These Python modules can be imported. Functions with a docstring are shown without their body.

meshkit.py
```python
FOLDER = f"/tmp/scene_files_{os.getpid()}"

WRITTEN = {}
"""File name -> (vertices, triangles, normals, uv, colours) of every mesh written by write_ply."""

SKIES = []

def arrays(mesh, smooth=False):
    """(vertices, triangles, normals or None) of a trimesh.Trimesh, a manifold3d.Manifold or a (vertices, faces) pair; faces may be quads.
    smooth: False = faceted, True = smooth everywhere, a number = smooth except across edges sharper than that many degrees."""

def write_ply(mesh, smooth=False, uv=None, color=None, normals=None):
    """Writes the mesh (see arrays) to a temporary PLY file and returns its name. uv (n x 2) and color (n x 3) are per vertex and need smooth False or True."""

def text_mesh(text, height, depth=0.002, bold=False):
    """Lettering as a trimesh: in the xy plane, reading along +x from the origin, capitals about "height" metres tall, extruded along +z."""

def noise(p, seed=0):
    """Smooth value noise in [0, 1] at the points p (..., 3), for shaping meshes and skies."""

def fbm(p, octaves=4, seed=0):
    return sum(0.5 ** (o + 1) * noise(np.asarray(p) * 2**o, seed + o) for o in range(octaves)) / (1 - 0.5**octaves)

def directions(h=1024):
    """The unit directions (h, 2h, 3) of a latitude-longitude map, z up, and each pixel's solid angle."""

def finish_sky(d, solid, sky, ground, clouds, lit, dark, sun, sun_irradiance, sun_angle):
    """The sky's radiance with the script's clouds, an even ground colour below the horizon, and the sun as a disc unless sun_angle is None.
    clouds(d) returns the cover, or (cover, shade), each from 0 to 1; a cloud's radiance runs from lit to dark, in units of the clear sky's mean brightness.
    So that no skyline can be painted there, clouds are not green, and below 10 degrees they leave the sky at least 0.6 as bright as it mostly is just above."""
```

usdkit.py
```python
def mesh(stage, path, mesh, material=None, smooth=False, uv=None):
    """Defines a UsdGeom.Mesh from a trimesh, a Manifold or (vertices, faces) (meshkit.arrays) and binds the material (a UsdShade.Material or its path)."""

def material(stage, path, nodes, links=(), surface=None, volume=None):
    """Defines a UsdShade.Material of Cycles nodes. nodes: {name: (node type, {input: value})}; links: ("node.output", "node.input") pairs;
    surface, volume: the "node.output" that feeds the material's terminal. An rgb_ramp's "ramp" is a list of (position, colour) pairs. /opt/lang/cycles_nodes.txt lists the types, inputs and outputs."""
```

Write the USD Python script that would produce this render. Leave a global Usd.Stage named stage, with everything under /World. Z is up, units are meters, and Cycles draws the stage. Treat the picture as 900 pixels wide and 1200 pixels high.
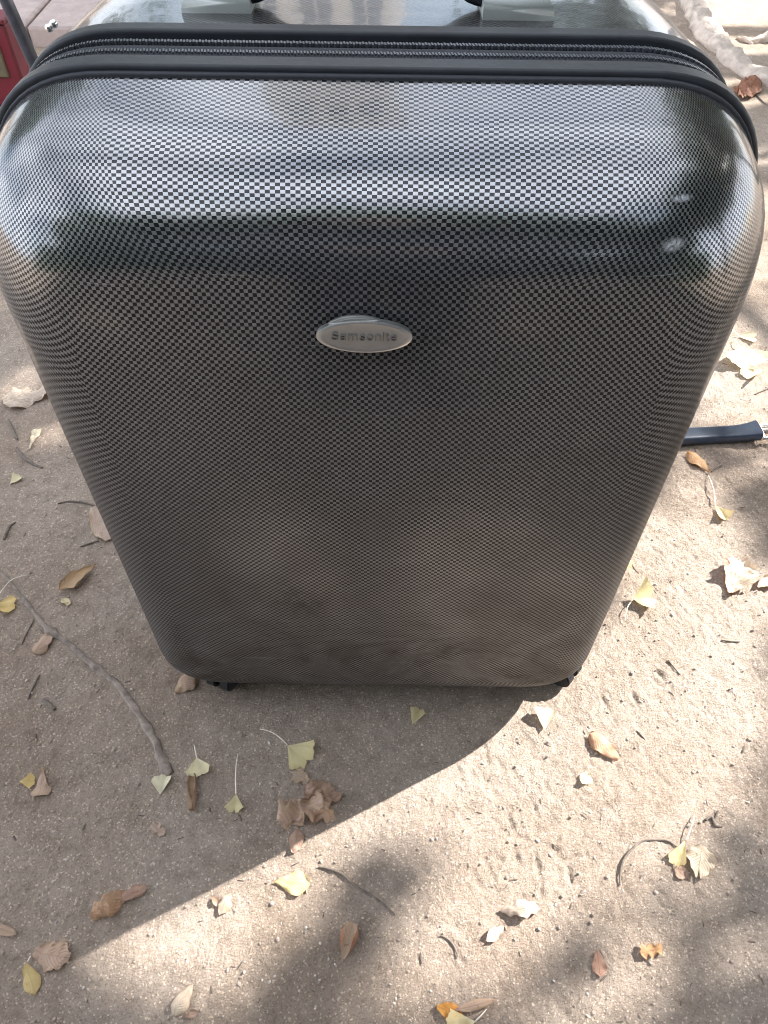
import math, random
import numpy as np, trimesh
import usdkit, meshkit
from pxr import Usd, UsdGeom, UsdLux, UsdShade, Gf, Sdf, Vt

stage = Usd.Stage.CreateInMemory()
UsdGeom.SetStageUpAxis(stage, UsdGeom.Tokens.z)
UsdGeom.SetStageMetersPerUnit(stage, 1.0)
stage.SetDefaultPrim(UsdGeom.Xform.Define(stage, '/World').GetPrim())
UsdGeom.Scope.Define(stage, '/World/Looks')

# ---------------------------------------------------------------- camera
CAM = np.array([0.01004, -0.51575, 0.86911]); PITCH, YAW, ROLL, FPX = 0.87806, -0.00171, 0.01281, 880.0
fw = np.array([math.sin(YAW) * math.cos(PITCH), math.cos(YAW) * math.cos(PITCH), -math.sin(PITCH)])
r0 = np.cross(fw, [0, 0, 1.0]); r0 /= np.linalg.norm(r0); u0 = np.cross(r0, fw)
RT = r0 * math.cos(ROLL) + u0 * math.sin(ROLL); UP = -r0 * math.sin(ROLL) + u0 * math.cos(ROLL)
cam = UsdGeom.Camera.Define(stage, '/World/camera')
cam.CreateHorizontalApertureAttr(36.0); cam.CreateVerticalApertureAttr(48.0)
cam.CreateFocalLengthAttr(36.0 * FPX / 900); cam.CreateClippingRangeAttr(Gf.Vec2f(0.02, 500))
EXPOSURE = 2.28
cam.CreateExposureAttr(EXPOSURE)
m4 = Gf.Matrix4d(); m4.SetRow(0, Gf.Vec4d(*RT, 0)); m4.SetRow(1, Gf.Vec4d(*UP, 0)); m4.SetRow(2, Gf.Vec4d(*(-fw), 0)); m4.SetRow(3, Gf.Vec4d(*CAM, 1))
cam.AddTransformOp().Set(m4)

# ---------------------------------------------------------------- sky and sun
SUN_EL = math.radians(37.0); SUN_AZ = np.array([0.885, 0.466]); SUN_AZ /= np.linalg.norm(SUN_AZ)
SUN = np.array([SUN_AZ[0] * math.cos(SUN_EL), SUN_AZ[1] * math.cos(SUN_EL), math.sin(SUN_EL)])
SKY_STRENGTH, SUN_INT = 0.06, 1.08
usdkit.material(stage, '/World/Looks/sky', {
    'tc': ('texture_coordinate', {}),
    's': ('sky_texture', {'sky_type': 'single_scattering', 'sun_disc': False, 'sun_elevation': SUN_EL, 'sun_rotation': math.atan2(SUN[0], SUN[1]), 'aerosol_density': 1.6}),
    'n': ('noise_texture', {'scale': 2.3, 'detail': 6.0, 'roughness': 0.55, 'distortion': 0.4}),
    'r': ('rgb_ramp', {'ramp': [(0.36, (0, 0, 0)), (0.60, (1, 1, 1))]}),
    'c': ('mix_color', {'blend_type': 'mix', 'b': (11.8, 12.6, 14.2), 'use_clamp': False}),
    'b': ('background_shader', {'strength': SKY_STRENGTH})},
    [('tc.generated', 'n.vector'), ('n.fac', 'r.fac'), ('r.color', 'c.fac'), ('s.color', 'c.a'), ('c.result', 'b.color')], surface='b.background')
dome = UsdLux.DomeLight.Define(stage, '/World/sky')
UsdShade.MaterialBindingAPI.Apply(dome.GetPrim()).Bind(UsdShade.Material.Get(stage, '/World/Looks/sky'))
dome.GetPrim().SetCustomDataByKey('kind', 'structure')
sun = UsdLux.DistantLight.Define(stage, '/World/sun')
sun.CreateIntensityAttr(SUN_INT); sun.CreateAngleAttr(0.5); sun.CreateNormalizeAttr(True); sun.CreateColorAttr(Gf.Vec3f(1.0, 0.99, 0.98))
zz = SUN; xx = np.cross([0, 0, 1.0], zz); xx /= np.linalg.norm(xx); yy = np.cross(zz, xx)
s4 = Gf.Matrix4d(); s4.SetRow(0, Gf.Vec4d(*xx, 0)); s4.SetRow(1, Gf.Vec4d(*yy, 0)); s4.SetRow(2, Gf.Vec4d(*zz, 0)); s4.SetRow(3, Gf.Vec4d(0, 0, 0, 1))
sun.AddTransformOp().Set(s4)

# ---------------------------------------------------------------- helpers
def px_of(P):
    q = np.asarray(P, float) - CAM; d = q @ fw
    return np.stack([450 + FPX * (q @ RT) / d, 600 - FPX * (q @ UP) / d], -1), d
def at(x, y, z=0.0):                       # the point at height z seen at a pixel of the 900 x 1200 photograph
    d = fw + (x - 450) / FPX * RT - (y - 600) / FPX * UP
    return CAM + d * (z - CAM[2]) / d[2]
def at_y(x, y, Y):
    d = fw + (x - 450) / FPX * RT - (y - 600) / FPX * UP
    return CAM + d * (Y - CAM[1]) / d[1]

used = {}
def path_of(name, parent):
    base = parent.GetPath().pathString if parent is not None else '/World'
    k = used.get((base, name), 0); used[(base, name)] = k + 1
    return f'{base}/{name}' + (f'_{k:03d}' if k else '')
def tag(p, label=None, cat=None, group=None, kind=None):
    for k, v in (('label', label), ('category', cat), ('group', group), ('kind', kind)):
        if v: p.SetCustomDataByKey(k, v)
    return p
def obj(name, mesh, mat, parent=None, smooth=False, uv=None, label=None, cat=None, group=None, kind=None):
    p = usdkit.mesh(stage, path_of(name, parent), mesh, f'/World/Looks/{mat}', smooth, uv).GetPrim()
    return tag(p, label, cat, group, kind)
def thing(name, label=None, cat=None, group=None, parent=None, loc=None):
    x = UsdGeom.Xform.Define(stage, path_of(name, parent))
    if loc is not None: x.AddTranslateOp().Set(Gf.Vec3d(*map(float, loc)))
    return tag(x.GetPrim(), label, cat, group)

def cat_mesh(ms): return trimesh.util.concatenate(ms)
def grid_faces(n, m, wrap=False):
    i, j = np.meshgrid(np.arange(n - 1), np.arange(m if wrap else m - 1), indexing='ij')
    a = i * m + j; b = i * m + (j + 1) % m; c = (i + 1) * m + (j + 1) % m; d = (i + 1) * m + j
    q = np.stack([a, b, c, d], -1).reshape(-1, 4)
    return np.vstack([q[:, [0, 1, 2]], q[:, [0, 2, 3]]])
def tube(pts, rad, n=8, cap=True):
    pts = np.asarray(pts, float); rad = np.broadcast_to(np.asarray(rad, float), len(pts))
    t = np.gradient(pts, axis=0); t /= np.linalg.norm(t, axis=1, keepdims=True)
    ref = np.array([0.13, 0.21, 0.97]); s = np.cross(t, ref); s /= np.maximum(np.linalg.norm(s, axis=1, keepdims=True), 1e-9); w = np.cross(s, t)
    a = np.linspace(0, 2 * np.pi, n, endpoint=False)
    v = (pts[:, None] + rad[:, None, None] * (np.cos(a)[None, :, None] * s[:, None] + np.sin(a)[None, :, None] * w[:, None])).reshape(-1, 3)
    f = grid_faces(len(pts), n, True)
    if cap:
        k = len(v); v = np.vstack([v, pts[0], pts[-1]]); i = np.arange(n); j = (i + 1) % n; L = (len(pts) - 1) * n
        f = np.vstack([f, np.stack([np.full(n, k), j, i], 1), np.stack([np.full(n, k + 1), L + i, L + j], 1)])
    return trimesh.Trimesh(v, f, process=False)
def rbox(size, loc=(0, 0, 0), b=0.003, seg=None):
    """A box with rounded (chamfered) edges."""
    h = np.array(size) / 2 - b
    c = np.array([[x, y, z] for x in (-1, 1) for y in (-1, 1) for z in (-1, 1)], float) * h
    o = np.array([[b, 0, 0], [-b, 0, 0], [0, b, 0], [0, -b, 0], [0, 0, b], [0, 0, -b]])
    o2 = np.array([[x, y, z] for x in (-1, 1) for y in (-1, 1) for z in (-1, 1)], float) * b * 0.6
    p = np.vstack([c + k for k in np.vstack([o, o2])])
    m = trimesh.convex.convex_hull(p); m.apply_translation(loc); return m
def lerp(a, b, t): return a + (b - a) * t
def smoothpath(p, n):
    from scipy.interpolate import PchipInterpolator
    p = np.asarray(p, float); s = np.r_[0, np.cumsum(np.linalg.norm(np.diff(p, axis=0), axis=1))]
    return PchipInterpolator(s, p)(np.linspace(0, s[-1], n))

# ---------------------------------------------------------------- materials
def mat(name, nodes, links, surface, volume=None): usdkit.material(stage, f'/World/Looks/{name}', nodes, links, surface, volume)
def plain(name, col, rough=0.5, metal=0.0, var=0.15, scale=60.0, bump=0.0, spec=0.5, coat=0.0, bscale=None):
    c = np.array(col)
    n = {'g': ('geometry', {}), 'n': ('noise_texture', {'scale': scale, 'detail': 5.0, 'roughness': 0.6}),
         'r': ('rgb_ramp', {'ramp': [(0.3, tuple(c * (1 - var))), (0.7, tuple(np.minimum(c * (1 + var), 0.9)))]}),
         'p': ('principled_bsdf', {'roughness': rough, 'metallic': metal, 'specular_ior_level': spec, 'coat_weight': coat})}
    l = [('g.position', 'n.vector'), ('n.fac', 'r.fac'), ('r.color', 'p.base_color')]
    if bump:
        n['n2'] = ('noise_texture', {'scale': bscale or scale * 3, 'detail': 4.0}); n['b'] = ('bump', {'strength': 0.6, 'distance': bump})
        l += [('g.position', 'n2.vector'), ('n2.fac', 'b.height'), ('b.normal', 'p.normal')]
    mat(name, n, l, 'p.BSDF')

# dry packed earth: sandy grey brown, reddish where it is damp, light grit
mat('earth', {
    'g': ('geometry', {}),
    'big': ('noise_texture', {'scale': 3.1, 'detail': 5.0, 'roughness': 0.6}),
    'rb': ('rgb_ramp', {'ramp': [(0.32, (0.258, 0.197, 0.147)), (0.5, (0.342, 0.272, 0.214)), (0.68, (0.385, 0.315, 0.254))]}),
    'red': ('noise_texture', {'scale': 2.4, 'detail': 4.0, 'roughness': 0.6, 'distortion': 0.5}),
    'rr': ('map_range', {'from_min': 0.50, 'from_max': 0.66, 'to_min': 0.0, 'to_max': 0.35, 'clamp': True}), 'mr': ('mix_color', {'b': (0.275, 0.196, 0.140)}),
    'off': ('mapping', {'location': (5.9, 4.2, 0.0)}),
    'mid': ('noise_texture', {'scale': 42.0, 'detail': 6.0, 'roughness': 0.65}),
    'rm': ('rgb_ramp', {'ramp': [(0.3, (0.78, 0.76, 0.74)), (0.5, (1, 1, 1)), (0.72, (1.14, 1.13, 1.12))]}),
    'm1': ('mix_color', {'blend_type': 'multiply', 'fac': 1.0, 'use_clamp': False}),
    'fine': ('voronoi_texture', {'scale': 620.0}),
    'rf': ('rgb_ramp', {'ramp': [(0.0, (0.74, 0.72, 0.70)), (0.4, (0.98, 0.98, 0.98)), (0.90, (1.02, 1.02, 1.02)), (0.97, (1.75, 1.72, 1.66))]}),
    'sep': ('separate_color', {}),
    'm2': ('mix_color', {'blend_type': 'multiply', 'fac': 0.9, 'use_clamp': False}),
    'fn': ('noise_texture', {'scale': 430.0, 'detail': 4.0, 'roughness': 0.75}),
    'add': ('math', {'math_type': 'multiply_add', 'value2': 0.6}),
    'bump': ('bump', {'strength': 1.0, 'distance': 0.0045}),
    'p': ('principled_bsdf', {'roughness': 0.95, 'specular_ior_level': 0.15})},
    [('g.position', 'big.vector'), ('g.position', 'mid.vector'), ('g.position', 'fine.vector'), ('g.position', 'fn.vector'),
     ('big.fac', 'rb.fac'), ('mid.fac', 'rm.fac'), ('g.position', 'off.vector'), ('off.vector', 'red.vector'), ('red.fac', 'rr.value'), ('rr.result', 'mr.fac'), ('rb.color', 'mr.a'), ('mr.result', 'm1.a'), ('rm.color', 'm1.b'), ('fine.color', 'sep.color'), ('sep.r', 'rf.fac'),
     ('m1.result', 'm2.a'), ('rf.color', 'm2.b'), ('m2.result', 'p.base_color'),
     ('mid.fac', 'add.value1'), ('fn.fac', 'add.value3'), ('add.value', 'bump.height'), ('bump.normal', 'p.normal')], 'p.BSDF')

CHK = 0.00260                                # one square of the printed weave, metres
def shell_material(name, blobs):
    n = {
        'uv': ('texture_coordinate', {}),
        'mp': ('mapping', {'location': (100.0, 100.0, 0.5), 'scale': (1 / CHK, 1 / CHK, 0.0)}),
        'ck': ('checker_texture', {'scale': 1.0, 'color1': (0.25, 0.25, 0.25), 'color2': (0.006, 0.006, 0.0065)}),
        'mt': ('math', {'math_type': 'multiply', 'value2': 0.85}),
        'inv': ('math', {'math_type': 'subtract', 'value1': 1.0}),
        'wav': ('noise_texture', {'scale': 7.0, 'detail': 3.0}),
        'bw': ('bump', {'strength': 0.35, 'distance': 0.004}),
        'scr': ('noise_texture', {'scale': 90.0, 'detail': 6.0, 'roughness': 0.7, 'distortion': 1.5}),
        'rr': ('map_range', {'from_min': 0.3, 'from_max': 0.75, 'to_min': 0.18, 'to_max': 0.27, 'clamp': True}),
        'cr': ('map_range', {'from_min': 0.35, 'from_max': 0.75, 'to_min': 0.025, 'to_max': 0.10, 'clamp': True}),
        'p': ('principled_bsdf', {'coat_weight': 0.4, 'coat_roughness': 0.05, 'specular_ior_level': 0.2, 'specular_tint': (0.45, 0.45, 0.45)}), 'cw': ('math', {'math_type': 'multiply_add', 'value2': -1.15, 'value3': 0.45, 'use_clamp': True}), 'rl': ('math', {'math_type': 'multiply_add', 'value2': 0.45}),
        'd': ('principled_bsdf', {'base_color': (0.036, 0.028, 0.022), 'roughness': 0.9, 'specular_ior_level': 0.05}),
        # dust: more towards the bottom, broken up by noise, with a few rubbed patches
        'sx': ('separate_xyz', {}),
        'low': ('map_range', {'from_min': 0.60, 'from_max': 0.10, 'to_min': 0.0, 'to_max': 0.60, 'clamp': True}),
        'dn': ('noise_texture', {'scale': 12.0, 'detail': 8.0, 'roughness': 0.68, 'distortion': 0.6}),
        'dr': ('map_range', {'from_min': 0.30, 'from_max': 0.72, 'to_min': 0.25, 'to_max': 1.55, 'clamp': True}),
        'dm': ('math', {'math_type': 'multiply'}),
        'sp': ('noise_texture', {'scale': 420.0, 'detail': 2.0}),
        'sr': ('map_range', {'from_min': 0.62, 'from_max': 0.74, 'to_min': 0.0, 'to_max': 0.07, 'clamp': True}),
        'ds': ('math', {'math_type': 'add', 'use_clamp': True}), 'au': ('math', {'math_type': 'absolute'}), 'su': ('map_range', {'from_min': 0.185, 'from_max': 0.25, 'to_min': 0.0, 'to_max': 0.62, 'clamp': True}),
        'sv': ('map_range', {'from_min': 0.56, 'from_max': 0.42, 'to_min': 0.0, 'to_max': 1.0, 'clamp': True}), 'sm': ('math', {'math_type': 'multiply'}), 'dmx': ('math', {'math_type': 'maximum'}),
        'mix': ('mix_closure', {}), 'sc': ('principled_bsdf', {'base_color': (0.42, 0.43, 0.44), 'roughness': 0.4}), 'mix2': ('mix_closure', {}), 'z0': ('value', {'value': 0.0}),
        'k1': ('mapping', {'rotation': (0, 0, 0.5), 'scale': (9.0, 420.0, 1.0)}), 'k2': ('mapping', {'rotation': (0, 0, -1.1), 'scale': (7.0, 380.0, 1.0)}),
        'kn1': ('noise_texture', {'scale': 1.0, 'detail': 2.0}), 'kn2': ('noise_texture', {'scale': 1.0, 'detail': 2.0}), 'kx': ('math', {'math_type': 'maximum'}),
        'kr': ('map_range', {'from_min': 0.73, 'from_max': 0.80, 'to_min': 0.0, 'to_max': 0.24, 'clamp': True})}
    l = [('uv.UV', 'mp.vector'), ('mp.vector', 'ck.vector'), ('ck.color', 'p.base_color'), ('ck.fac', 'mt.value1'),
         ('ck.fac', 'inv.value2'), ('mt.value', 'p.metallic'), ('uv.UV', 'wav.vector'), ('wav.fac', 'bw.height'), ('bw.normal', 'p.normal'), ('bw.normal', 'p.coat_normal'),
         ('uv.UV', 'scr.vector'), ('scr.fac', 'rr.value'), ('low.result', 'cw.value1'), ('cw.value', 'p.coat_weight'), ('low.result', 'rl.value1'), ('rr.result', 'rl.value3'), ('rl.value', 'p.roughness'), ('scr.fac', 'cr.value'), ('cr.result', 'p.coat_roughness'),
         ('uv.UV', 'sx.vector'), ('sx.y', 'low.value'), ('uv.UV', 'dn.vector'), ('dn.fac', 'dr.value'), ('low.result', 'dm.value1'), ('dr.result', 'dm.value2'),
         ('uv.UV', 'sp.vector'), ('sp.fac', 'sr.value'), ('sx.x', 'au.value1'), ('au.value', 'su.value'), ('sx.y', 'sv.value'), ('su.result', 'sm.value1'), ('sv.result', 'sm.value2'), ('dm.value', 'dmx.value1'), ('sm.value', 'dmx.value2'), ('dmx.value', 'ds.value1'), ('sr.result', 'ds.value2')]
    l += [('uv.UV', 'k1.vector'), ('uv.UV', 'k2.vector'), ('k1.vector', 'kn1.vector'), ('k2.vector', 'kn2.vector'), ('kn1.fac', 'kx.value1'), ('kn2.fac', 'kx.value2'), ('kx.value', 'kr.value')]
    last, last2 = 'ds.value', 'kr.result'
    for i, (x, y, sx, sy, amp, ns) in enumerate(blobs):       # rubbed and dusty patches, in metres across and up the shell
        n[f'bm{i}'] = ('mapping', {'location': (-x / sx, -y / sy, 0.0), 'scale': (1 / sx, 1 / sy, 0.0)})
        n[f'bl{i}'] = ('vector_math', {'math_type': 'length'})
        n[f'br{i}'] = ('map_range', {'range_type': 'smoothstep', 'from_min': 1.0, 'from_max': 0.0, 'to_min': 0.0, 'to_max': amp})
        n[f'bn{i}'] = ('noise_texture', {'scale': ns, 'detail': 6.0, 'roughness': 0.65, 'distortion': 1.0})
        n[f'bq{i}'] = ('map_range', {'from_min': 0.35, 'from_max': 0.68, 'to_min': 0.0, 'to_max': 1.0, 'clamp': True})
        n[f'bx{i}'] = ('math', {'math_type': 'multiply'})
        n[f'ba{i}'] = ('math', {'math_type': 'add', 'use_clamp': True})
        l += [('uv.UV', f'bm{i}.vector'), (f'bm{i}.vector', f'bl{i}.vector1'), (f'bl{i}.value', f'br{i}.value'), ('uv.UV', f'bn{i}.vector'), (f'bn{i}.fac', f'bq{i}.value'),
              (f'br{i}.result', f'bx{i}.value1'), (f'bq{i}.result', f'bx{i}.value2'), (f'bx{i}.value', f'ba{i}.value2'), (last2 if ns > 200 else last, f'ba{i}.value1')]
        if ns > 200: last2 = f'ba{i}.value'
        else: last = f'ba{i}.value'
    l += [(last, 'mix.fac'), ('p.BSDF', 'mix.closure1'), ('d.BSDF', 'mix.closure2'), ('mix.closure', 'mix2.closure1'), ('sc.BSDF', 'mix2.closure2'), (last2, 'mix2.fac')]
    mat(name, n, l, 'mix2.closure')

plain('black_rubber', (0.009, 0.0105, 0.013), 0.48, spec=0.3, var=0.3, scale=45, bump=0.0004, bscale=160)
plain('zip_tape', (0.012, 0.013, 0.017), 0.8, var=0.3, scale=300, bump=0.0006, bscale=900)
plain('zip_plastic', (0.030, 0.032, 0.038), 0.35, var=0.2)
plain('black_plastic', (0.007, 0.007, 0.008), 0.7, spec=0.2, var=0.3, scale=80, bump=0.0002)
plain('grey_wheel', (0.018, 0.018, 0.019), 0.7, spec=0.2, var=0.4, scale=70)
plain('satin_grey', (0.27, 0.285, 0.265), 0.34, 0.45, var=0.05, scale=40)
plain('badge_silver', (0.55, 0.545, 0.53), 0.32, 0.95, var=0.07, scale=120)
plain('badge_letters', (0.34, 0.335, 0.325), 0.3, 0.9, var=0.08, scale=300)
plain('bright_steel', (0.72, 0.72, 0.70), 0.28, 1.0, var=0.08)
plain('navy_strap', (0.016, 0.023, 0.038), 0.34, var=0.25, scale=90, bump=0.0004, bscale=700)
plain('red_paint', (0.115, 0.005, 0.013), 0.5, var=0.18, scale=14)
plain('olive_panel', (0.105, 0.082, 0.045), 0.7, var=0.25, scale=25)
plain('dark_pipe', (0.022, 0.022, 0.030), 0.5, var=0.5, scale=60, bump=0.0006)
plain('pink_stone', (0.34, 0.265, 0.235), 0.85, var=0.18, scale=18, bump=0.003, bscale=90)
plain('bark', (0.17, 0.125, 0.09), 0.9, var=0.45, scale=60, bump=0.003, bscale=160)
plain('root_bark', (0.36, 0.295, 0.24), 0.92, var=0.25, scale=45, bump=0.004, bscale=140)
plain('stick_bark', (0.175, 0.138, 0.110), 0.9, var=0.45, scale=110, bump=0.0016, bscale=420)
plain('dark_twig', (0.12, 0.093, 0.072), 0.85, var=0.4, scale=200)
plain('pale_chip', (0.62, 0.54, 0.44), 0.8, var=0.15, scale=200)
plain('grit_light', (0.40, 0.35, 0.30), 0.8, var=0.45, scale=120)
plain('grit_mid', (0.27, 0.215, 0.17), 0.9, var=0.4, scale=120)
plain('debris', (0.10, 0.075, 0.058), 0.9, var=0.5, scale=90)
plain('trunk', (0.13, 0.10, 0.075), 0.95, var=0.4, scale=9, bump=0.02, bscale=22)
plain('render_wall', (0.80, 0.74, 0.66), 0.85, var=0.08, scale=2)
plain('wall_trim', (0.66, 0.63, 0.58), 0.7, var=0.06, scale=3)
plain('window_glass', (0.06, 0.09, 0.13), 0.06, 0.0, var=0.1, scale=1, spec=1.0)
def foliage(name, a, b):
    mat(name, {'oi': ('geometry', {}), 'n': ('noise_texture', {'scale': 1.6, 'detail': 2.0}),
        'ad': ('math', {'math_type': 'multiply_add', 'value2': 0.45}), 'hl': ('math', {'math_type': 'multiply', 'value2': 0.45}),
        'r': ('rgb_ramp', {'ramp': [(0.2, a), (0.8, b)]}),
        'd': ('principled_bsdf', {'roughness': 0.5, 'specular_ior_level': 0.3}), 't': ('translucent_bsdf', {}), 'm': ('mix_closure', {'fac': 0.35})},
        [('oi.position', 'n.vector'), ('oi.random_per_island', 'hl.value1'), ('n.fac', 'ad.value1'), ('hl.value', 'ad.value3'), ('ad.value', 'r.fac'), ('r.color', 'd.base_color'), ('r.color', 't.color'),
         ('d.BSDF', 'm.closure1'), ('t.BSDF', 'm.closure2')], 'm.closure')
foliage('ginkgo_crown', (0.10, 0.12, 0.02), (0.26, 0.21, 0.035))
foliage('green_crown', (0.05, 0.10, 0.022), (0.12, 0.19, 0.04))

leaf_mats = {}
def leaf_mat(c1, c2, under=None, fan=False, spots=0.3, edge=None):
    """A dead leaf: c1 to c2 in blotches, veins, brown spots and a browned edge, a different underside."""
    key = (c1, c2, under, fan, spots, edge)
    if key in leaf_mats: return leaf_mats[key]
    name = leaf_mats[key] = f'dry_leaf_{len(leaf_mats):02d}'
    und = under or tuple(np.array(c1) * 0.85)
    n = {'g': ('geometry', {}), 'uv': ('texture_coordinate', {}), 's': ('separate_xyz', {}),
         'n': ('noise_texture', {'scale': 95.0, 'detail': 6.0, 'roughness': 0.65}),
         'r': ('rgb_ramp', {'ramp': [(0.34, c1), (0.66, c2)]}),
         'sp': ('noise_texture', {'scale': 210.0, 'detail': 4.0, 'roughness': 0.7}),
         'sr': ('map_range', {'from_min': 0.60, 'from_max': 0.68, 'to_min': 0.0, 'to_max': spots, 'clamp': True}),
         'ms': ('mix_color', {'b': (0.12, 0.065, 0.03)}),
         'ab': ('math', {'math_type': 'absolute'}),
         'er': ('map_range', {'from_min': 0.72, 'from_max': 1.0, 'to_min': 0.0, 'to_max': 0.8 if edge else 0.35, 'clamp': True}),
         'em': ('math', {'math_type': 'multiply'}),
         'me': ('mix_color', {'b': edge or (0.22, 0.13, 0.06)}),
         'mu': ('mix_color', {'b': und}),
         'v': ('math', {'math_type': 'multiply_add', 'value2': 150.0 if fan else 62.0}),
         'v2': ('math', {'math_type': 'multiply', 'value2': 0.0 if fan else -26.0}),
         'vs': ('math', {'math_type': 'sine'}),
         'vr': ('map_range', {'from_min': 0.5, 'from_max': 1.0, 'to_min': 0.0, 'to_max': 1.0, 'clamp': True}),
         'mid': ('map_range', {'from_min': 0.07, 'from_max': 0.0, 'to_min': 0.0, 'to_max': 0.0 if fan else 1.0, 'clamp': True}),
         'vm': ('math', {'math_type': 'maximum'}),
         'vc': ('math', {'math_type': 'multiply', 'value2': 0.16}),
         'mv': ('mix_color', {'b': tuple(np.array(c1) * 0.6)}),
         'b': ('bump', {'strength': 0.9, 'distance': 0.0016}), 'bh': ('math', {'math_type': 'multiply_add', 'value2': 0.45}),
         'd': ('principled_bsdf', {'roughness': 0.6, 'specular_ior_level': 0.25}), 't': ('translucent_bsdf', {}), 'mc': ('mix_closure', {'fac': 0.22})}
    l = [('g.position', 'n.vector'), ('g.position', 'sp.vector'), ('uv.UV', 's.vector'), ('n.fac', 'r.fac'), ('sp.fac', 'sr.value'), ('r.color', 'ms.a'), ('sr.result', 'ms.fac'),
         ('s.x' if fan else 's.y', 'ab.value1'), ('ab.value', 'er.value'), ('er.result', 'em.value1'), ('n.fac', 'em.value2'), ('em.value', 'me.fac'), ('ms.result', 'me.a'),
         ('s.y' if fan else 's.x', 'v.value1'), ('s.y' if fan else 'ab.value', 'v2.value1'), ('v2.value', 'v.value3'), ('v.value', 'vs.value1'), ('vs.value', 'vr.value'),
         ('ab.value', 'mid.value'), ('vr.result', 'vm.value1'), ('mid.result', 'vm.value2'), ('vm.value', 'vc.value1'), ('vc.value', 'mv.fac'), ('me.result', 'mv.a'),
         ('mv.result', 'mu.a'), ('g.backfacing', 'mu.fac'), ('vm.value', 'bh.value1'), ('n.fac', 'bh.value3'), ('bh.value', 'b.height'), ('b.normal', 'd.normal'),
         ('mu.result', 'd.base_color'), ('mu.result', 't.color'), ('d.BSDF', 'mc.closure1'), ('t.BSDF', 'mc.closure2')]
    mat(name, n, l, 'mc.closure')
    return name

# ---------------------------------------------------------------- the ground
def h_soft(x, y):
    p = np.stack([np.asarray(x, float), np.asarray(y, float), np.zeros_like(np.asarray(x, float))], -1)
    return 0.009 * (meshkit.fbm(p * 5.5 + 7.3, 3, 3) - 0.5) + 0.0036 * (meshkit.fbm(p * 24 + 1.7, 3, 9) - 0.5)
def h_ground(x, y):
    x = np.asarray(x, float); y = np.asarray(y, float)
    p = np.stack([x, y, np.zeros_like(x)], -1)
    c, d = 0.57, 0.82                              # scuffs run down to the right
    w = 0.35 + 0.65 * np.clip((x + 0.05) / 0.2, 0, 1)
    h = h_soft(x, y) + 0.0010 * (meshkit.fbm(p * 75 + 4.1, 2, 21) - 0.5)
    crumb = meshkit.noise(p * 210 + 2.2, 57)
    h += 0.0036 * np.clip(crumb - 0.60, 0, 1) + 0.0012 * (meshkit.noise(p * 310 + 9.1, 58) - 0.5)
    q = np.stack([(x * d + y * c) * 270, (x * -c + y * d) * 90, np.zeros_like(x)], -1)
    h += -0.0042 * w * np.clip(meshkit.noise(q, 33) - 0.62, 0, 1)
    return h
def tread(x, y):                              # a short tyre print: six bars pressed across two lines
    out = np.zeros_like(x)
    a, b = at(590, 985)[:2], at(615, 890)[:2]
    for (pa, pb, w, dep) in tread_lines:
        d = pb - pa; L = np.linalg.norm(d); d = d / L
        t = (x - pa[0]) * d[0] + (y - pa[1]) * d[1]; n = np.abs(-(x - pa[0]) * d[1] + (y - pa[1]) * d[0])
        n = n + 0.0015 * np.sin(t * 210)
        k = np.clip(1 - n / w, 0, 1) * np.clip(t / 0.008, 0, 1) * np.clip((L - t) / 0.008, 0, 1)
        out = np.minimum(out, -dep * k)
    return out
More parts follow.
